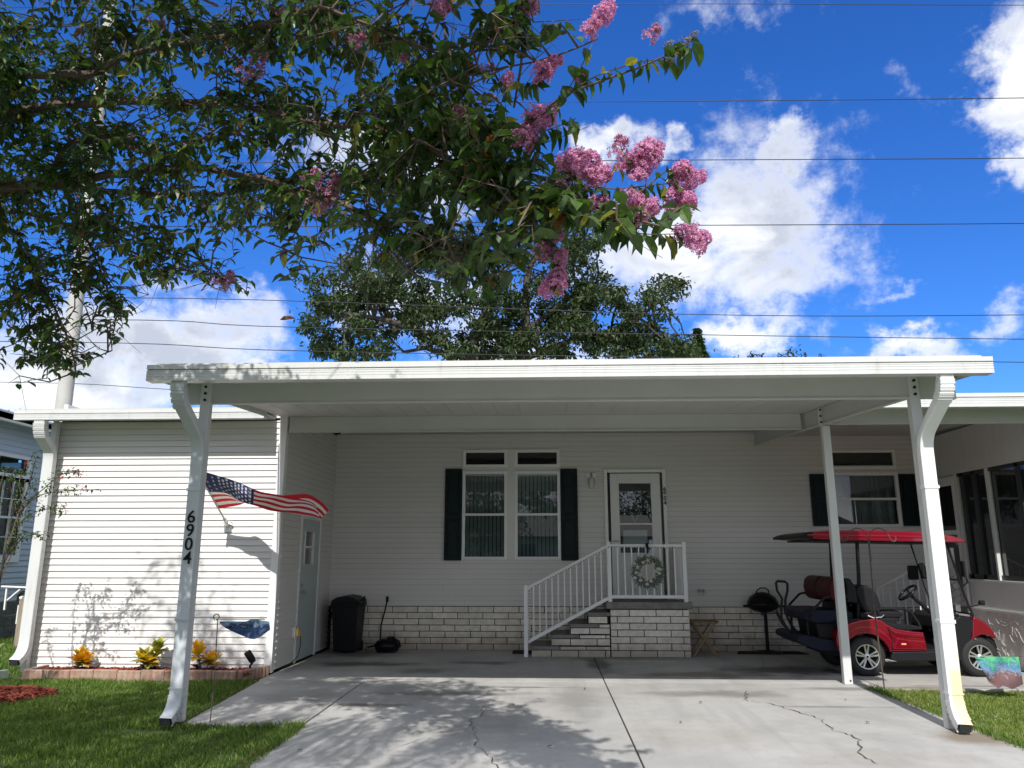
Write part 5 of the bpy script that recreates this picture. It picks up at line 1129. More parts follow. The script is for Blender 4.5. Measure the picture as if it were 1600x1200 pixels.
for cx, cy, rx, ry, n, dep in BL:
    for _ in range(int(n*(1.14 if cx < 300 else 1.02 if cx < 420 else .84 if cx < 620 else .80))):
        a = q_.uniform(0, 2*pi); r_ = q_.random()**.5; px, py = cx+rx*r_*cos(a), cy+ry*r_*sin(a); p = at(px, py, dep+q_.uniform(-.35,.35 if px > 760 or q_.random() < .55 else (.2 if px < 450 else .7)))
        dist = ((NP-np.array(p))**2).sum(1); c_ = np.argsort(dist)[:6]; j = int(q_.choice(list(c_))); src = Vector(NP[j]); v = p-src
        if v.length > 1.6: src = p-v.normalized()*q_.uniform(.5,.9)
        mid = src.lerp(p, .5)+Vector([q_.uniform(-.08,.08) for _ in range(3)])+Vector((0,0,.05*v.length))
        path = [src, src.lerp(mid,.55)+Vector([q_.uniform(-.03,.03) for _ in range(3)]), mid, mid.lerp(p,.5)+Vector([q_.uniform(-.03,.03) for _ in range(3)]), p]
        tw.tube(path, [.0058,.0048,.0038,.0028,.0015], 4, cap=False)
        L_ = (p-mid).length+.08; NP = np.vstack([NP, np.array(mid)[None]]) if q_.random() < .3 else NP
        leafrow(path, 9 if px > 600 else 8, .090 if px > 620 else .076, start=.35 if v.length > .4 else .1)
for _ in range(330):      # bare twigs and old seed stalks
    bx = q_.choice(BL[:44]); p = at(bx[0]+bx[2]*q_.uniform(-1,1), bx[1]+bx[3]*q_.uniform(-1,1), bx[5]+q_.uniform(-.3,.4)); src = Vector(NP[int(q_.choice(list(np.argsort(((NP-np.array(p))**2).sum(1))[:12])))]); v = p-src
    if v.length > .7: src = p-v.normalized()*q_.uniform(.35,.7)
    m1 = src.lerp(p,.4)+Vector([q_.uniform(-.09,.09) for _ in range(3)]); m2 = src.lerp(p,.75)+Vector([q_.uniform(-.08,.08) for _ in range(3)]); tw.tube([src, m1, m2, p], [.0065,.005,.0035,.0012], 4, cap=False)
    for _ in range(2): tw.tube([m2, m2+Vector([q_.uniform(-.22,.22) for _ in range(3)])], [.0025,.001], 3, cap=False)
# the rest of the crown, left of and above the frame: it shades the lawn and the left post
for x0, x1, y0, y1, z0, z1, n in ((-8.2,-1.6,.2,2.6,3.7,5.3,850),(-8.2,-3.2,2.6,4.2,3.9,4.9,520),(-4.7,-3.1,4.3,5.9,3.9,4.8,190),(-1.6,.1,.8,2.6,3.9,4.9,200),(-3.9,-3.0,3.2,4.6,3.9,4.7,130)):
    for _ in range(n):
        p = Vector((q_.uniform(x0,x1), q_.uniform(y0,y1), q_.uniform(z0,z1))); src = Vector(NP[int(((NP-np.array(p))**2).sum(1).argmin())])
        if (p-src).length > 1.2: tw.tube([p.lerp(src,.5)+Vector((0,0,-.1)), p], [.008,.002], 4, cap=False); src = p+(src-p).normalized()*.6
        leafrow([src, src.lerp(p,.5)+Vector([q_.uniform(-.1,.1) for _ in range(3)]), p], 13, .066, start=.1)
bough([(-300,150,2.9),(-200,-200,2.4),(100,-500,2.2)], .05, .01, F2); bo_w = limb(bo, [F2, Vector((-6,3.2,4.0)), Vector((-7.2,2.0,4.6))], .05, .01, 7); bo_w = limb(bo, [F2, Vector((-5,2.2,4.2)), Vector((-3.6,1.2,4.5))], .05, .01, 7)
# arching leafy shoots drawn against the sky on the right
def shoot(pts, n, L0, r_=.004):
    P = [at(*p) for p in pts]; path = [x_[0] for x_ in limb(tw, P, r_, .0018, 5)]
    for k in range(n):
        u_ = .12+.88*(k+.5)/n; i = min(len(path)-2, int(u_*(len(path)-1))); p = path[i]; d = (path[i+1]-path[i]).normalized(); s_ = d.cross(Vector((0,0,1))).normalized()
        for sg in (-1, 1):
            if q_.random() < .17: continue
            LVS.add(p+d*q_.uniform(-.015,.02), s_*sg*q_.uniform(.4,1)+d*q_.uniform(.1,.7)+Vector((q_.uniform(-.2,.2),0,-.7+q_.uniform(-.5,.5))), Vector((sg*s_.x*.3+d.x, q_.uniform(-.4,.4), 1)), L0*q_.uniform(.62,1.15), q_.choice([0,0,0,1,2] if k % 3 == 0 else [0,0,1]))
shoot([(870,155,2.9),(930,120,2.85),(985,100,2.8),(1040,88,2.78),(1085,60,2.75)], 16, 0.102)
shoot([(840,185,2.95),(880,150,2.9),(910,100,2.85),(925,70,2.85)], 11, 0.097)
shoot([(800,300,3.05),(860,320,2.95),(930,350,2.9),(1000,365,2.8),(1060,365,2.75)], 18, 0.099)
shoot([(830,290,3.0),(900,290,2.9),(960,295,2.85),(1010,290,2.8),(1060,285,2.75)], 14, 0.099)
shoot([(760,130,3.05),(790,80,3.0),(800,40,3.0),(820,15,2.95)], 13, 0.088)
shoot([(700,110,3.2),(650,110,3.3),(620,150,3.4)], 10, 0.085); shoot([(790,215,3.1),(850,205,3.0),(900,185,2.95)], 11, 0.094)
shoot([(840,350,3.0),(870,400,3.0),(870,440,3.0)], 11, 0.088); shoot([(850,100,3.0),(830,130,3.0),(760,130,3.1)], 10, 0.092)
shoot([(1000,300,2.8),(1045,265,2.78),(1070,260,2.76)], 8, 0.085); shoot([(960,260,2.85),(990,240,2.8),(1000,235,2.8)], 6, 0.085)
bo.build('bough', 'bark', my, smooth=True, recalc=False)
tw.build('twigs', 'bark', my, smooth=True, recalc=False, kind='stuff')
# the 300 leaves that show largest are leaves of their own
def dist(it): return (Vector(it[0])-Vector((0,0,EYE))).length/it[3]
inview = [it for it in LVS.items if 0 < 800 and it[0].z < EYE+.92*it[0].length]
LVS.items.sort(key=dist)
def vis(p):
    d = p-Vector((0,0,EYE)); z = d.dot(_f); return z > 0 and abs(d.dot(_r)/z*FPX) < 790 and -560 < d.dot(_u)/z*FPX < 590
bigl = [it for it in LVS.items if vis(Vector(it[0])) and Vector(it[0]).x > -1.1][:300]; ids = {id(x_) for x_ in bigl}
LM = ['leaf','leaf2','leaf3','leaf4']
lme = []
for m in LM:
    me = bpy.data.meshes.new('leaf'); me.from_pydata(LV0, [], LF0); me.materials.append(M[m]); lme.append(me)
for p, d, up_, L, mi in bigl:
    o = bpy.data.objects.new('leaf', lme[mi]); C.objects.link(o); o.parent = my
    a, b_, c = basis(d, up_); mt = Matrix((a, b_, c)).transposed(); o.rotation_euler = mt.to_euler(); o.location = Vector(p)-my.location; o.scale = (L,)*3
link('foliage', LVS.mesh('foliage', [it for it in LVS.items if id(it) not in ids], LM), my, kind='stuff')
# blossom panicles
def panicle(seed, n, mix=(0,0,0,0,1,2)):
    q = random.Random(seed); b = MB()
    for k in range(n):
        u_ = q.random(); r_ = .6*(1-.5*u_)*q.uniform(.05,1)**.5; a = q.uniform(0, 2*pi); c = Vector((r_*cos(a), r_*sin(a), u_*1.05-.5+q.uniform(-.05,.05))); s_ = .115
        nrm_ = Vector((c.x, c.y, .2+q.uniform(-.3,.3))).normalized(); e1 = nrm_.orthogonal().normalized(); e2 = nrm_.cross(e1); cc = c+nrm_*.01
        for j in range(5):
            a0 = j*2*pi/5+q.uniform(-.2,.2); w_ = .42; cr = q.uniform(-.5,.5)*s_
            p1 = c+(e1*cos(a0-w_)+e2*sin(a0-w_))*s_+nrm_*cr; p2 = c+(e1*cos(a0+w_)+e2*sin(a0+w_))*s_-nrm_*cr; pm = c+(e1*cos(a0)+e2*sin(a0))*s_*1.1+nrm_*.35*s_
            b.add([cc, p1, pm, p2], [(0,1,2),(0,2,3)], q.choice(mix))
        b.add([cc+nrm_*.03+e1*.022, cc+nrm_*.03-e1*.022+e2*.02, cc+nrm_*.03-e2*.026], [(0,1,2)], 3)
    return b
PM = [panicle(s_, 140).mesh('flower_cluster', ['pet','petd','pet','stamen']) for s_ in (1,2,3)]; PD = panicle(9, 80, (1,1,1,0)).mesh('flower_cluster', ['pet','petd','pet','stamen'])
SDM = panicle(12, 50, (0,)).mesh('seed_cluster', ['seed','seed','seed','seed'])
FLW = [(690,10,20,3.25,0),(925,42,17,2.85,0),(946,18,19,2.85,0),(850,110,20,2.95,0),(868,95,13,2.95,0),(793,125,13,3.05,0),(762,108,12,3.1,1),(820,210,20,3.0,0),(845,185,25,3.0,0),(862,172,12,3.0,0),(827,222,14,3.0,0),
       (893,250,21,2.9,0),(915,258,24,2.9,0),(935,275,22,2.88,0),(968,230,18,2.85,1),(985,255,20,2.82,0),(1010,240,26,2.8,0),(1025,236,16,2.8,0),(1000,268,17,2.8,0),(1065,268,20,2.76,0),(1085,278,17,2.76,0),
       (988,312,20,2.8,0),(1008,326,22,2.8,0),(1055,305,18,2.77,0),(1072,312,20,2.77,0),(1052,325,14,2.78,0),(1072,362,17,2.75,0),(1092,378,19,2.75,0),(936,316,16,2.87,0),(945,322,10,2.87,0),(862,372,19,2.98,1),(850,392,16,3.0,1),
       (876,402,13,2.98,0),(870,438,20,2.98,0),(855,448,14,3.0,0),(560,62,14,3.5,1),(400,98,22,3.95,1),(385,115,14,3.95,1),(490,280,17,3.9,1),(520,290,18,3.9,1),(500,318,18,3.9,1),(450,28,16,3.8,1),(715,182,17,3.2,1),
       (352,438,16,4.8,1),(1020,52,15,2.8,1),(827,10,17,2.95,0),(245,38,12,4.2,1),(1500-620,290,14,2.9,1),(905,120,11,2.9,0),(630,90,9,3.4,1)]
pbase = my.location
for i, (px, py, rp_, dep, dim) in enumerate(FLW):
    p = at(px, py, dep); sc_ = rp_*dep/FPX*1.95
    o = bpy.data.objects.new('flower_cluster', PD if dim else PM[i % 3]); C.objects.link(o); o.parent = my; o.location = p-pbase; o.scale = (sc_, sc_, sc_); o.rotation_euler = (q_.uniform(-.6,.6), q_.uniform(.2,1.5), q_.uniform(-.5,.5))
for px, py, rp_ in ((1060,78,12),(1072,66,13),(1085,54,9),(1050,92,10),(1045,70,10)):
    p = at(px, py, 2.75); sc_ = rp_*2.75/FPX*1.5; o = bpy.data.objects.new('seed_cluster', SDM); C.objects.link(o); o.parent = my; o.location = p-pbase; o.scale = (sc_,)*3; o.rotation_euler = (0, .9, q_.uniform(-.5,.5))
# a loose brown leaf on a gossamer thread, and fallen leaves on the drive
p = at(437, 500, 4.3); hl = thing('hanging_leaf', 'single brown curled leaf dangling in the air on a spider thread before the oak', 'leaf', tuple(p)); LOCAL.add(hl.name)
o = bpy.data.objects.new('leaf_blade', lme[3]); C.objects.link(o); o.parent = hl; o.scale = (.09,.06,.09); o.rotation_euler = (R(70), R(-15), 0)
MB().tube([(.04,0,0),(.05,0,.65)], .0005, 4).build('thread', 'cloudy', hl)
FL_ = [(-.35,8.35,'curled brown leaf fallen on the left driveway slab near the hairline crack'),(1.22,7.55,'small orange fallen leaf on the right driveway slab nearest the centre joint'),(1.62,8.55,'small orange fallen leaf on the right driveway slab between joint and long crack'),(.45,9.35,'dark fallen leaf on the left slab close to the centre joint'),(2.9,7.6,'tiny dark fallen leaf on the right driveway slab beyond the long crack'),(3.15,8.75,'small fallen leaf on the slab near the middle carport post'),(-1.9,6.4,'dark fallen leaf near the left edge of the driveway'),(.05,6.6,'brown fallen leaf on the left slab in the dappled shade')]
for x, y, lb in FL_:
    o = bpy.data.objects.new('fallen_leaf', lme[3] if rnd.random() < .6 else lme[1]); C.objects.link(o); tag(o, lb, 'leaf', 'fallen leaves on the driveway'); o.location = (x, y, .014); o.scale = (.05,)*3; o.rotation_euler = (0, R(-8), rnd.uniform(0,6))

# ---- small crepe myrtle at the left edge
sm = thing('young_crepe_myrtle', 'slender young crepe myrtle with a few red buds at the left edge', 'tree', (-6.15, 8.75, 0))
sb_ = MB(); L2 = Leaves(); ends = []
for pts in ([(-30,1060),(-8,960),(5,880),(30,800),(45,760),(55,720),(58,712)],[(-20,980),(0,905),(8,860),(20,830),(40,790),(70,762),(95,742),(118,738)],[(-25,1000),(-20,900),(-10,820),(0,760),(10,735)],[(5,880),(25,850),(50,835),(68,842)],[(20,830),(45,805),(75,795),(95,800)],[(30,800),(60,775),(95,768),(130,765)],[(10,850),(20,790),(15,750),(25,735)],[(40,790),(30,760),(35,735)],[(0,905),(20,860),(28,820),(22,780)],[(-8,960),(-40,850),(-60,780)]):
    P = [at(a, c, 8.75+rnd.uniform(-.15,.15)) for a, c in pts]; ns = limb(sb_, P, .014 if pts[0][1] > 950 else .008, .003, 6); ends.append([n_[0] for n_ in ns])
sb_.build('stems', 'bark', sm, smooth=True, recalc=False)
for e in ends:
    for k in range(int(len(e)*.35), len(e)):
        for _ in range(5):
            p = e[k]+Vector([q_.uniform(-.05,.05) for _ in range(3)]); dd = Vector([q_.uniform(-1,1) for _ in range(3)]); L2.add(p, dd, Vector((0,q_.uniform(-.6,.6),1)), q_.uniform(.03,.05), 3 if q_.random() < .05 else q_.choice([0,1,1]))
        if q_.random() < .55:
            q0 = e[k]; q1 = q0+Vector((q_.uniform(-.02,.22), q_.uniform(-.1,.1), q_.uniform(-.06,.12)))
            for j in range(9): L2.add(q0.lerp(q1, j/8), Vector([q_.uniform(-1,1) for _ in range(3)]), Vector((0,0,1)), q_.uniform(.028,.045), q_.choice([0,0,1]))
link('foliage', L2.mesh('foliage', L2.items, LM), sm, kind='stuff')
M['bud'] = mat('red_buds', (.38,.03,.07), .7)
for px, py in ((130,764),(126,742),(104,799),(118,738),(42,725),(96,745)):
    b = MB(); c = at(px, py, 8.72)
    for _ in range(14): b.lathe([(0,-.006),(.006,0),(0,.006)], tuple(c+Vector([rnd.uniform(-.028,.028) for _ in range(3)])), 5)
    b.build('flower_bud', 'bud', sm)

# ---- oaks beyond the house
def oak(name, label, x, y, trunk_limbs, blobs, seed, mats=('oak','oak2'), cat='tree', lsz=.165, cl=125):
    q = random.Random(seed); t_ = thing(name, label, cat, (x, y, 0)); b = MB(); nn = []
    for pts, r0, r1 in trunk_limbs: nn += limb(b, [at(a, c, y+dy) if not isinstance(a, str) else None for a, c, dy in pts], r0, r1, 8)
    its = []; cp_ = []
    for cx, cy, rx, ry, n in blobs:
        for _ in range(n):
            a = q.uniform(0, 2*pi); r_ = q.random()**.45; c = at(cx+rx*r_*cos(a), cy+ry*r_*sin(a), y+q.uniform(-1.8,1.8)); cp_.append(c)
            if q.random() < .30:
                s0 = min(nn, key=lambda z: (z[0]-c).length)[0]; mid = s0.lerp(c, .5)+Vector([q.uniform(-.3,.3) for _ in range(3)]); b.tube([s0, mid, c], [.05,.032,.012], 4, cap=False)
            R_ = q.uniform(.35,.75)
            for _ in range(cl):
                v = Vector([q.gauss(0,.42) for _ in range(3)])*R_*.82; v.z *= .7; its.append((c+v, Vector([q.uniform(-1,1) for _ in range(3)]), Vector((q.uniform(-.6,.6),q.uniform(-.6,.6),1)), lsz*q.uniform(.6,1.2), 1 if q.random() < .25 else 0))
    b.build('trunk', 'bark2', t_, smooth=True, recalc=False); link('crown', Leaves().mesh('crown', its, list(mats)), t_, kind='stuff'); return t_
oak('live_oak', 'broad live oak with a forked trunk rising behind the carport roof, left of centre', -2, 24,
    [([(735,900,0),(738,700,0),(733,570,0),(705,545,-.3),(660,520,-.6),(600,500,-.8),(540,490,-1)],.30,.05),([(735,620,0),(740,560,0),(745,520,.3),(760,470,.6),(755,420,.8),(720,370,1)],.24,.05),([(735,600,0),(700,558,0),(665,545,.3),(630,550,.4)],.14,.04),([(620,520,0),(590,470,.3),(560,440,.5)],.10,.03)],
    [(535,500,58,42,24),(520,460,38,35,8),(600,490,55,45,20),(650,430,55,40,18),(580,430,50,40,14),(700,390,50,35,14),(660,500,45,30,12),(745,420,45,45,14),(760,490,45,45,14),(700,540,40,18,7),(560,545,45,15,8),(500,545,22,18,4),(780,530,30,25,7),(690,455,50,30,10)], 5)
oak('live_oak', 'second live oak with a straight dark trunk behind the carport, right of centre', 1, 25,
    [([(818,900,0),(818,700,0),(816,560,0),(820,500,0),(822,450,.2),(835,400,.3),(860,350,.5)],.26,.06),([(818,520,0),(860,490,.3),(900,460,.4),(950,450,.4)],.12,.03),([(818,560,0),(900,530,0),(970,510,.3),(1020,480,.5),(1055,450,.5)],.12,.03)],
    [(860,400,50,45,16),(900,440,45,45,16),(840,480,45,40,12),(880,520,55,35,20),(940,490,50,45,20),(950,540,55,22,14),(1000,520,45,35,14),(1035,470,28,28,6),(1055,455,16,14,3),(1040,545,35,18,8),(910,370,25,30,6),(985,470,25,22,4),(830,545,35,18,7),(1062,548,22,14,5),(1080,562,20,10,3),(790,500,30,50,10),(760,540,40,25,8)], 6)
def conifer(label, px, ptop, pb, y, w, seed):
    q = random.Random(seed); top = at(px, ptop, y); bot = at(px, pb, y); t_ = thing('conifer', label, 'tree', (bot.x, y, 0))
    MB().tube([(bot.x,y,0),tuple(bot),tuple(top)], [.2,.14,.02], 7).build('trunk', 'bark2', t_, smooth=True); its = []; H = top.z-bot.z+1.5
    for _ in range(2600):
        u_ = q.random()**.7; r_ = w*u_*q.uniform(.2,1); a = q.uniform(0, 2*pi); p = Vector((bot.x+r_*cos(a), y+r_*sin(a), top.z-H*u_)); its.append((p, Vector((cos(a),sin(a),q.uniform(-.2,.7))), Vector((0,0,1)), q.uniform(.12,.24), 0))
    link('crown', Leaves().mesh('crown', its, ['leaf2']), t_, kind='stuff')
conifer('small dark pointed conifer just right of the second oak above the roofline', 1092, 513, 575, 30, .75, 3)
def sprig(label, px, py, y, n, seed):
    q = random.Random(seed); base = at(px, 575, y); t_ = thing('shrub', label, 'shrub', (base.x, y, 0), 'shrub tops showing over the carport roof'); b = MB(); its = []
    for k in range(n):
        x_ = base.x+q.uniform(-.55,.55)*(n/4); top = Vector((x_+q.uniform(-.2,.2), y, at(px, py+q.uniform(-3,6), y).z)); b.tube([(x_, y, 0), (x_, y, top.z-.9), tuple(top)], [.05,.03,.01], 5)
        for _ in range(70): u_ = q.random(); its.append((top-Vector((q.gauss(0,.07),q.gauss(0,.2),u_*.9)), Vector([q.uniform(-1,1) for _ in range(3)]), Vector((0,0,1)), q.uniform(.08,.17), 0))
    b.build('stems', 'bark2', t_, recalc=False); link('foliage', Leaves().mesh('foliage', its, ['oak']), t_, kind='stuff')
sprig('thin shrub top barely showing over the roof between conifer and the next sprigs', 1152, 555, 28, 2, 1); sprig('cluster of thin upright sprigs over the roof under the big white cloud', 1195, 550, 28, 6, 2); sprig('dark little shrub tip over the roof, rightmost of the row', 1254, 546, 28, 2, 4); sprig('single curved sprig over the roof right of the dark tip', 1276, 551, 28, 1, 5)
oak('distant_tree', 'low dark tree top just visible over the neighbouring roof at the far left', -30, 45, [([(20,900,0),(20,700,0),(20,655,0)],.3,.1)], [(20,660,25,12,8)], 8, lsz=.3, cl=60)

# ================================================================== POLE, WIRES
up_ = thing('utility_pole', 'tall pale utility pole rising behind the left end of the garage roof', 'utility pole', (-13.2, 20, 0))
MB().tube([(-13.0,20,-.2),(-13.05,20,6),(-13.2,20,19.5)], [.22,.20,.16], 20).build('shaft', 'pole', up_, smooth=True)
for k in range(5): MB().tube([(-13.1+.2,19.8,6.5+2.4*k),(-12.78,19.7,6.5+2.4*k)], .012, 5).build('step_bolt', 'metal', up_)
WR = [([(-400,470),(280,466),(1070,491),(1600,492),(2300,480)],'fourth highest power line, crossing behind both oaks',.018),([(-400,500),(215,500),(490,512),(1600,530),(2300,528)],'second lowest power line, just above the roofline at right',.018),([(-400,530),(190,536),(500,549),(1600,566),(2300,566)],'lowest power line, meeting the right corner of the carport roof',.018),
      ([(-400,150),(500,157),(890,159),(1600,153),(2300,140)],'second highest power line in the open blue sky',.022),([(-400,255),(500,254),(1080,250),(1600,247),(2300,238)],'third power line from the top, crossing the tip of the big cloud',.022),([(-400,352),(500,354),(1080,352),(1600,349),(2300,340)],'power line crossing the middle of the big white cloud',.022),
      ([(-400,15),(600,8),(1100,6),(1600,8),(2300,5)],'highest power line along the top edge of the sky',.016),([(-400,590),(0,597),(130,600),(240,607),(420,618)],'thin line low over the garage roof at left',.014)]
for pts, lb, r_ in WR:
    P = [at(a, c, 20.3) for a, c in pts]; b = MB(); limb_pts = []
    for i in range(len(P)-1):
        p0, p1, p2, p3 = P[max(i-1,0)], P[i], P[i+1], P[min(i+2,len(P)-1)]
        for k in range(6):
            s_ = k/6; limb_pts.append(.5*((2*p1)+(p2-p0)*s_+(2*p0-5*p1+4*p2-p3)*s_*s_+(3*p1-p0-3*p2+p3)*s_**3))
    limb_pts.append(P[-1]); tag(b.tube(limb_pts, r_*.62, 6).build('power_line', 'cwire', smooth=True), lb, 'power line', 'power lines across the sky')

# ================================================================== NEIGHBOUR (left)
nb = thing('neighbour_house', 'blue-grey sided neighbouring house with white-trimmed windows at the left edge', 'house', (-10, 16, 0))
nbp = lambda a, o, z: (-10+o, a, z)
NH = [(13.62,14.42,1.48,2.86),(13.62,14.42,2.98,3.28)]
nw = wallgrid(12.2, 20, 0, 3.95, NH, nbp).build('side_wall', 'nbside', nb)
courses(nw, 12.2, 17.5, .66, 3.94, NH, nbp, m='nbside', exp=.105)
MB().box(-18,-10.1,12.2,12.3,0,3.95).box(-18,-17.9,12.3,20,0,3.9).box(-17.9,-10.1,19.9,20,0,3.9).build('outer_wall', 'nbside', nb)
M['greyblock'] = mat('grey_skirting_block', (.16,.16,.155), .9, var=.3, obj_var=.12, bump=.4)
for r_ in range(6):
    y = 12.2+(.2 if r_ % 2 else 0)
    while y < 16.5: MB().box(-10,-9.975,y,y+.385,.005+r_*.108,.100+r_*.108).build('skirting_block', 'greyblock', nw); y += .40
rf2 = MB().prism([(-9.45,3.80),(-9.45,3.95),(-14,4.75),(-18.5,3.95),(-18.5,3.80),(-14,4.6)], 11.9, 20.3, 'y').build('roof', 'farwall', nb)
MB().box(-9.56,-9.45,11.9,20.3,3.83,3.99).build('gutter', 'nbside', nb, bevel=.01)
for y0, y1, z0, z1 in NH:
    f_ = MB(); 
    for a, c, d, e in ((y0-.10,y0,z0-.12,z1+.06),(y1,y1+.10,z0-.12,z1+.06),(y0,y1,z0-.12,z0),(y0,y1,z1,z1+.06)): f_.box(-10.02,-9.955,a,c,d,e)
    w_ = f_.build('window', 'trim', nb)
    MB().add([(-10.03,y0,z0),(-10.03,y1,z0),(-10.03,y1,z1),(-10.03,y0,z1)], [(0,1,2,3)]).build('pane', 'glass', w_)
    if z1-z0 > .5:
        g_ = MB().box(-10.02,-9.98,y0,y1,2.16,2.20)
        for k in (1,2): g_.box(-10.02,-9.99,y0+(y1-y0)*k/3-.008,y0+(y1-y0)*k/3+.008,z0,z1)
        for z_ in (1.82,2.52): g_.box(-10.02,-9.99,y0,y1,z_-.008,z_+.008)
        g_.build('window_bars', 'trim', w_)
    MB().add([(-10.3,y0-.2,z0-.2),(-10.3,y1+.2,z0-.2),(-10.3,y1+.2,z1+.2),(-10.3,y0-.2,z1+.2)], [(0,1,2,3)]).build('dark_room', 'dark', w_)
fp = thing('fence_post', 'leaning weathered wooden post between the two houses at the left edge', 'post', (-9.0, 14.0, 0))
MB().box(-8.98,-8.87,13.25,13.36,-.05,.74).prism([(-8.98,.74),(-8.87,.74),(-8.925,.80)], 13.25, 13.36, 'y').build('post_body', 'greywood', fp, bevel=.006)
rb = thing('folding_rack', 'white metal bracket shelf frame seen behind the garage downspout at the left edge', 'rack', (-9.2, 13.4, 0))
def P3(a, c, Y): return tuple(at(a, c, Y))
MB().sweep([P3(3,916,13.3),P3(50,918,13.3)], .04, .025, (0,1,0)).sweep([P3(11,919,13.32),P3(7,953,13.32)], .03, .025, (0,1,0)).sweep([P3(31,921,13.3),P3(11,938,13.3)], .02, .02, (0,1,0)).build('frame', 'trim', rb)
MB().sweep([P3(48,918,13.9),P3(48,996,13.9)], .03, .03, (0,1,0)).build('leg', 'trim', rb)
hr = thing('hose_reel', 'black and white hose reel hanging beside the wooden post at the left edge', 'hose reel', (-8.7, 13.3, .5)); c = at(35, 934, 13.3)
MB().tube([(c.x+.07*cos(a), 13.3, c.z+.09*sin(a)) for a in np.linspace(0, 2*pi, 16)[:-1]], .028, 7, closed=True).build('hose', 'black', hr, smooth=True)
MB().lathe([(0,-.03),(.025,-.02),(.03,.03),(0,.04)], (c.x,13.27,c.z), 10, axis='y').build('hub', 'trim', hr, smooth=True)
MB().box(c.x-.05,c.x-.02,13.28,13.31,.35,c.z-.12).box(c.x+.01,c.x+.06,13.28,13.33,.30,c.z-.10).build('wall_bracket', 'trim', hr)
# low field rail of the neighbour
MB_ = MB().sweep([P3(0,964,14.2),P3(40,958,14.2)], .02, .02, (0,1,0)); tag(MB_.build('pipe_rail', 'metal'), 'thin grey pipe rail along the neighbour house skirting at the left edge', 'rail')

# ---- houses and trees across the street: what the windows mirror
fh = thing('street_house', 'long pale house with a dark shingle roof across the street, mirrored in the windows', 'house', (-4, -30, 0))
MB().box(-15,7,-37,-27,0,2.6).build('wall', 'farwall', fh)
MB().prism([(-26.3,2.55),(-26.3,2.7),(-32,4.35),(-37.7,2.7),(-37.7,2.55)], -15.6, 7.6, 'x').build('roof', 'shingle', fh)
for x in (-12,-7,-2,3): MB().box(x,x+1.4,-26.99,-26.95,1.0,2.2).build('window', 'dark', fh)
fh2 = thing('street_house', 'second pale house across the street with its gable end forward, mirrored beside the door', 'house', (14, -30, 0))
MB().box(10,22,-36,-27,0,2.6).build('wall', 'farwall', fh2); MB().prism([(9.4,2.55),(22.6,2.55),(16,5.6)], -36.5, -26.4, 'y').build('roof', 'shingle', fh2)
def streettree(label, x, y, h, w, seed):
    q = random.Random(seed); t_ = thing('street_tree', label, 'tree', (x, y, 0)); MB().tube([(x,y,-.1),(x+.1,y,h*.5),(x,y,h*.8)], [.2,.15,.05], 8).build('trunk', 'bark2', t_, smooth=True); its = []
    for _ in range(60):
        c = Vector((x+q.gauss(0,w*.4), y+q.gauss(0,w*.4), h*.68+q.gauss(0,h*.16)))
        for _ in range(60): its.append((c+Vector([q.gauss(0,.35) for _ in range(3)]), Vector([q.uniform(-1,1) for _ in range(3)]), Vector((0,0,1)), q.uniform(.2,.34), 0))
    link('crown', Leaves().mesh('crown', its, ['oak']), t_, kind='stuff')
streettree('round leafy tree standing before the long house across the street', -4, -22, 5.4, 3.4, 31); streettree('tall leafy tree behind the houses across the street', 8.5, -42, 8, 6, 32); streettree('broad leafy tree far left across the street', -20, -38, 8, 7, 33)

# ================================================================== GRASS
def grass(name, n, region, label, seed, hmin=.028, hmax=.062, mats=('blade1','blade2','blade3'), w=.0042, p_=(.62,.16,.22)):
    g = np.random.default_rng(seed); x, y = region(g, n); n = len(x)
    h = g.uniform(hmin, hmax, n)*(1+.25*np.sin(x*3.1+np.cos(y*2.7)*2)); a = g.uniform(0, 2*np.pi, n); lean = g.uniform(.1,.9,n)*h; la = g.uniform(0, 2*np.pi, n); z0 = -.04
    ww = w*g.uniform(.6,1.3,n); dx, dy = np.cos(a)*ww, np.sin(a)*ww; lx, ly = np.cos(la)*lean, np.sin(la)*lean
    V = np.empty((n,5,3)); 
    V[:,0] = np.stack([x-dx, y-dy, np.full(n,z0)],1); V[:,1] = np.stack([x+dx, y+dy, np.full(n,z0)],1)
    V[:,2] = np.stack([x+dx*.8+lx*.35, y+dy*.8+ly*.35, z0+h*.6],1); V[:,3] = np.stack([x-dx*.8+lx*.35, y-dy*.8+ly*.35, z0+h*.6],1); V[:,4] = np.stack([x+lx, y+ly, z0+h],1)
    k = np.arange(n)*5; loops = np.stack([k,k+1,k+2,k+3, k+3,k+2,k+4],1).ravel(); starts = np.stack([np.arange(n)*7, np.arange(n)*7+4],1).ravel(); tot = np.tile([4,3], n)
    me = bpy.data.meshes.new(name); me.vertices.add(n*5); me.vertices.foreach_set('co', V.ravel()); me.loops.add(n*7); me.loops.foreach_set('vertex_index', loops.astype(np.int32)); me.polygons.add(2*n); me.polygons.foreach_set('loop_start', starts.astype(np.int32))
    for m in mats: me.materials.append(M[m])
    me.polygons.foreach_set('material_index', np.repeat(g.choice(len(mats), n, p=p_), 2).astype(np.int32)); me.update(calc_edges=True); me.validate()
    o = bpy.data.objects.new(name, me); C.objects.link(o); tag(o, label, 'grass'); o['kind'] = 'stuff'; return o
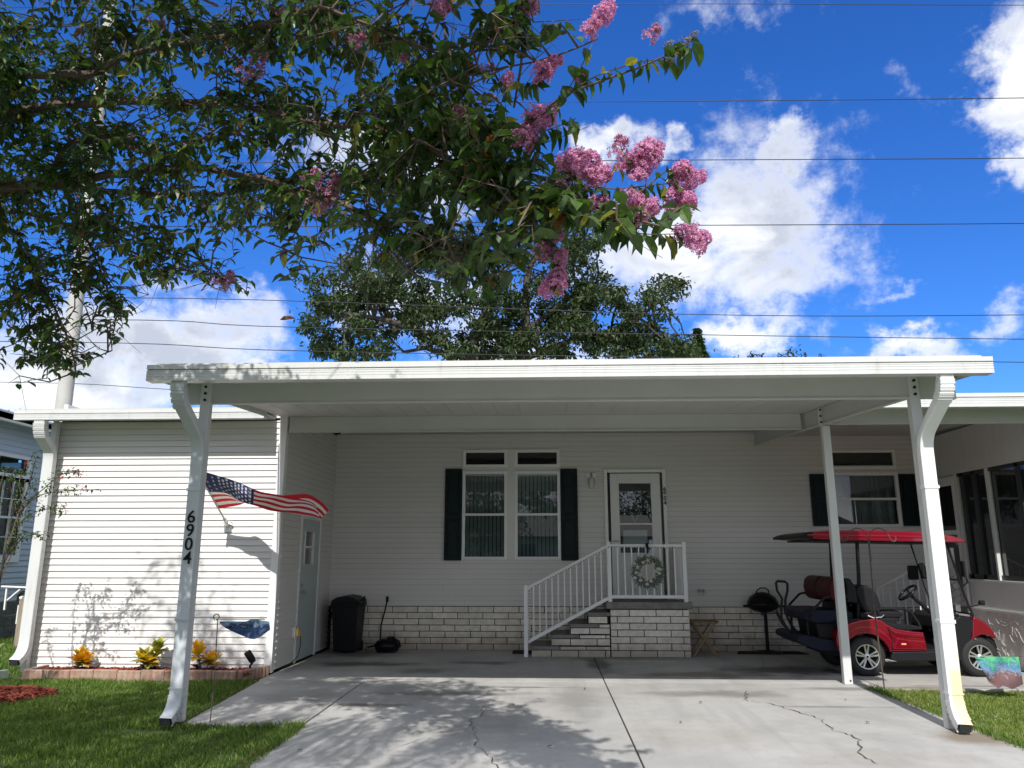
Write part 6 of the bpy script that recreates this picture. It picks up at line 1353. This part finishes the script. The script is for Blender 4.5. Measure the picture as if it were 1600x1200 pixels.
def left_lawn(g, n):
    x = g.uniform(-7.8, -2.10, n); y = 4.4+(9.93-4.4)*g.random(n)**.85
    edge = np.where(y > 7.33, -3.33-(y-7.33)*.073, -2.20+(7.3-y)*.012)+.03*np.sin(y*23)+.015*np.sin(y*61)
    k = (x < edge) & (((x+6.0)/.60)**2+((y-8.72)/.41)**2 > 1) & (((x+3.62)/.32)**2+((y-7.15)/.10)**2 > 1) & ~((y > 9.86) & (x > -6.6))
    tuft = np.sin(x*9+np.cos(y*7)*2)+np.sin(y*11+x*3); k &= g.random(n) < .72+.2*tuft
    return x[k], y[k]
grass('lawn_grass', 190000, left_lawn, 'mown green lawn left of the driveway, mostly in tree shade', 1)
grass('edge_grass', 900, lambda g, n: (g.uniform(-3.3,-2.2,n), 7.30+g.normal(0,.035,n)), 'ragged grass growing over the slab edge at the garden flag stake', 3, .04, .10)
def ragged(g, n):
    h = n//2; y = g.uniform(4.6, 7.3, h); x = -2.20+(7.3-y)*.012+np.abs(g.normal(0,.022,h))*np.sign(g.random(h)-.35)
    y2 = g.uniform(5.8, 9.5, h); x2 = 3.80-(y2-6.8)*.028-np.abs(g.normal(0,.03,h))*np.sign(g.random(h)-.4)
    return np.concatenate([x, x2]), np.concatenate([y, y2])
grass('edge_grass', 5200, ragged, 'untrimmed blades leaning over both edges of the driveway', 9, .05, .10)
def right_lawn(g, n):
    x = g.uniform(3.74, 7.2, n); y = g.uniform(5.6, 9.54, n); k = (x > 3.80+.02*np.sin(y*25)+.012*np.sin(y*57)-(y-6.8)*.028) & (g.random(n) < .8+.2*np.sin(x*8+y*5)); return x[k], y[k]
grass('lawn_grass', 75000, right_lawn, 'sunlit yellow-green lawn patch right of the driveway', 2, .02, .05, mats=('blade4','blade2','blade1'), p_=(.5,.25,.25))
grass('lawn_grass', 30000, lambda g, n: (g.uniform(-10.5,-6.9,n), g.uniform(9.9,16,n)), 'strip of lawn between the garage and the neighbouring house', 4, .03, .07, w=.006)
cv = MB()
for _ in range(1500):
    x = rnd.uniform(3.78,7.0); y = rnd.uniform(6.0,9.5); a = rnd.uniform(0,6.3); L = rnd.uniform(.012,.024); z = rnd.uniform(-.02,.01)
    cv.add([(x+L*cos(a+j*2.1), y+L*sin(a+j*2.1), z+(.006 if j else 0)) for j in range(3)], [(0,1,2)], rnd.choice([0,0,0,1,2]))
tag(cv.build('clover', ['blade1','leaf3','greywood'], recalc=False, kind='stuff'), 'broad-leaved weeds and dry leaf bits scattered in the right lawn', 'weeds')
# soil line and debris along the driveway edges
db = MB()
for _ in range(900):
    if rnd.random() < .6: y = rnd.uniform(4.6,7.3); x = -2.20+rnd.gauss(-.015,.022)
    elif rnd.random() < .5: y = rnd.uniform(7.3,9.8); x = -3.33-(y-7.33)*.073+rnd.gauss(-.01,.015)
    else: y = rnd.uniform(5.8,9.5); x = 3.82-(y-6.8)*.028+rnd.gauss(.0,.02)
    a = rnd.uniform(0,6.3); L = rnd.uniform(.006,.018); z = rnd.uniform(-.01,.006)
    db.add([(x+L*cos(a+j*2.1), y+L*sin(a+j*2.1), z+.004*j) for j in range(3)], [(0,1,2)], rnd.choice([0,0,1,2]))
tag(db.build('edge_debris', ['mulch','greywood','leaf4'], recalc=False, kind='stuff'), 'crumbs of soil and dead leaf along the driveway edges', 'debris')
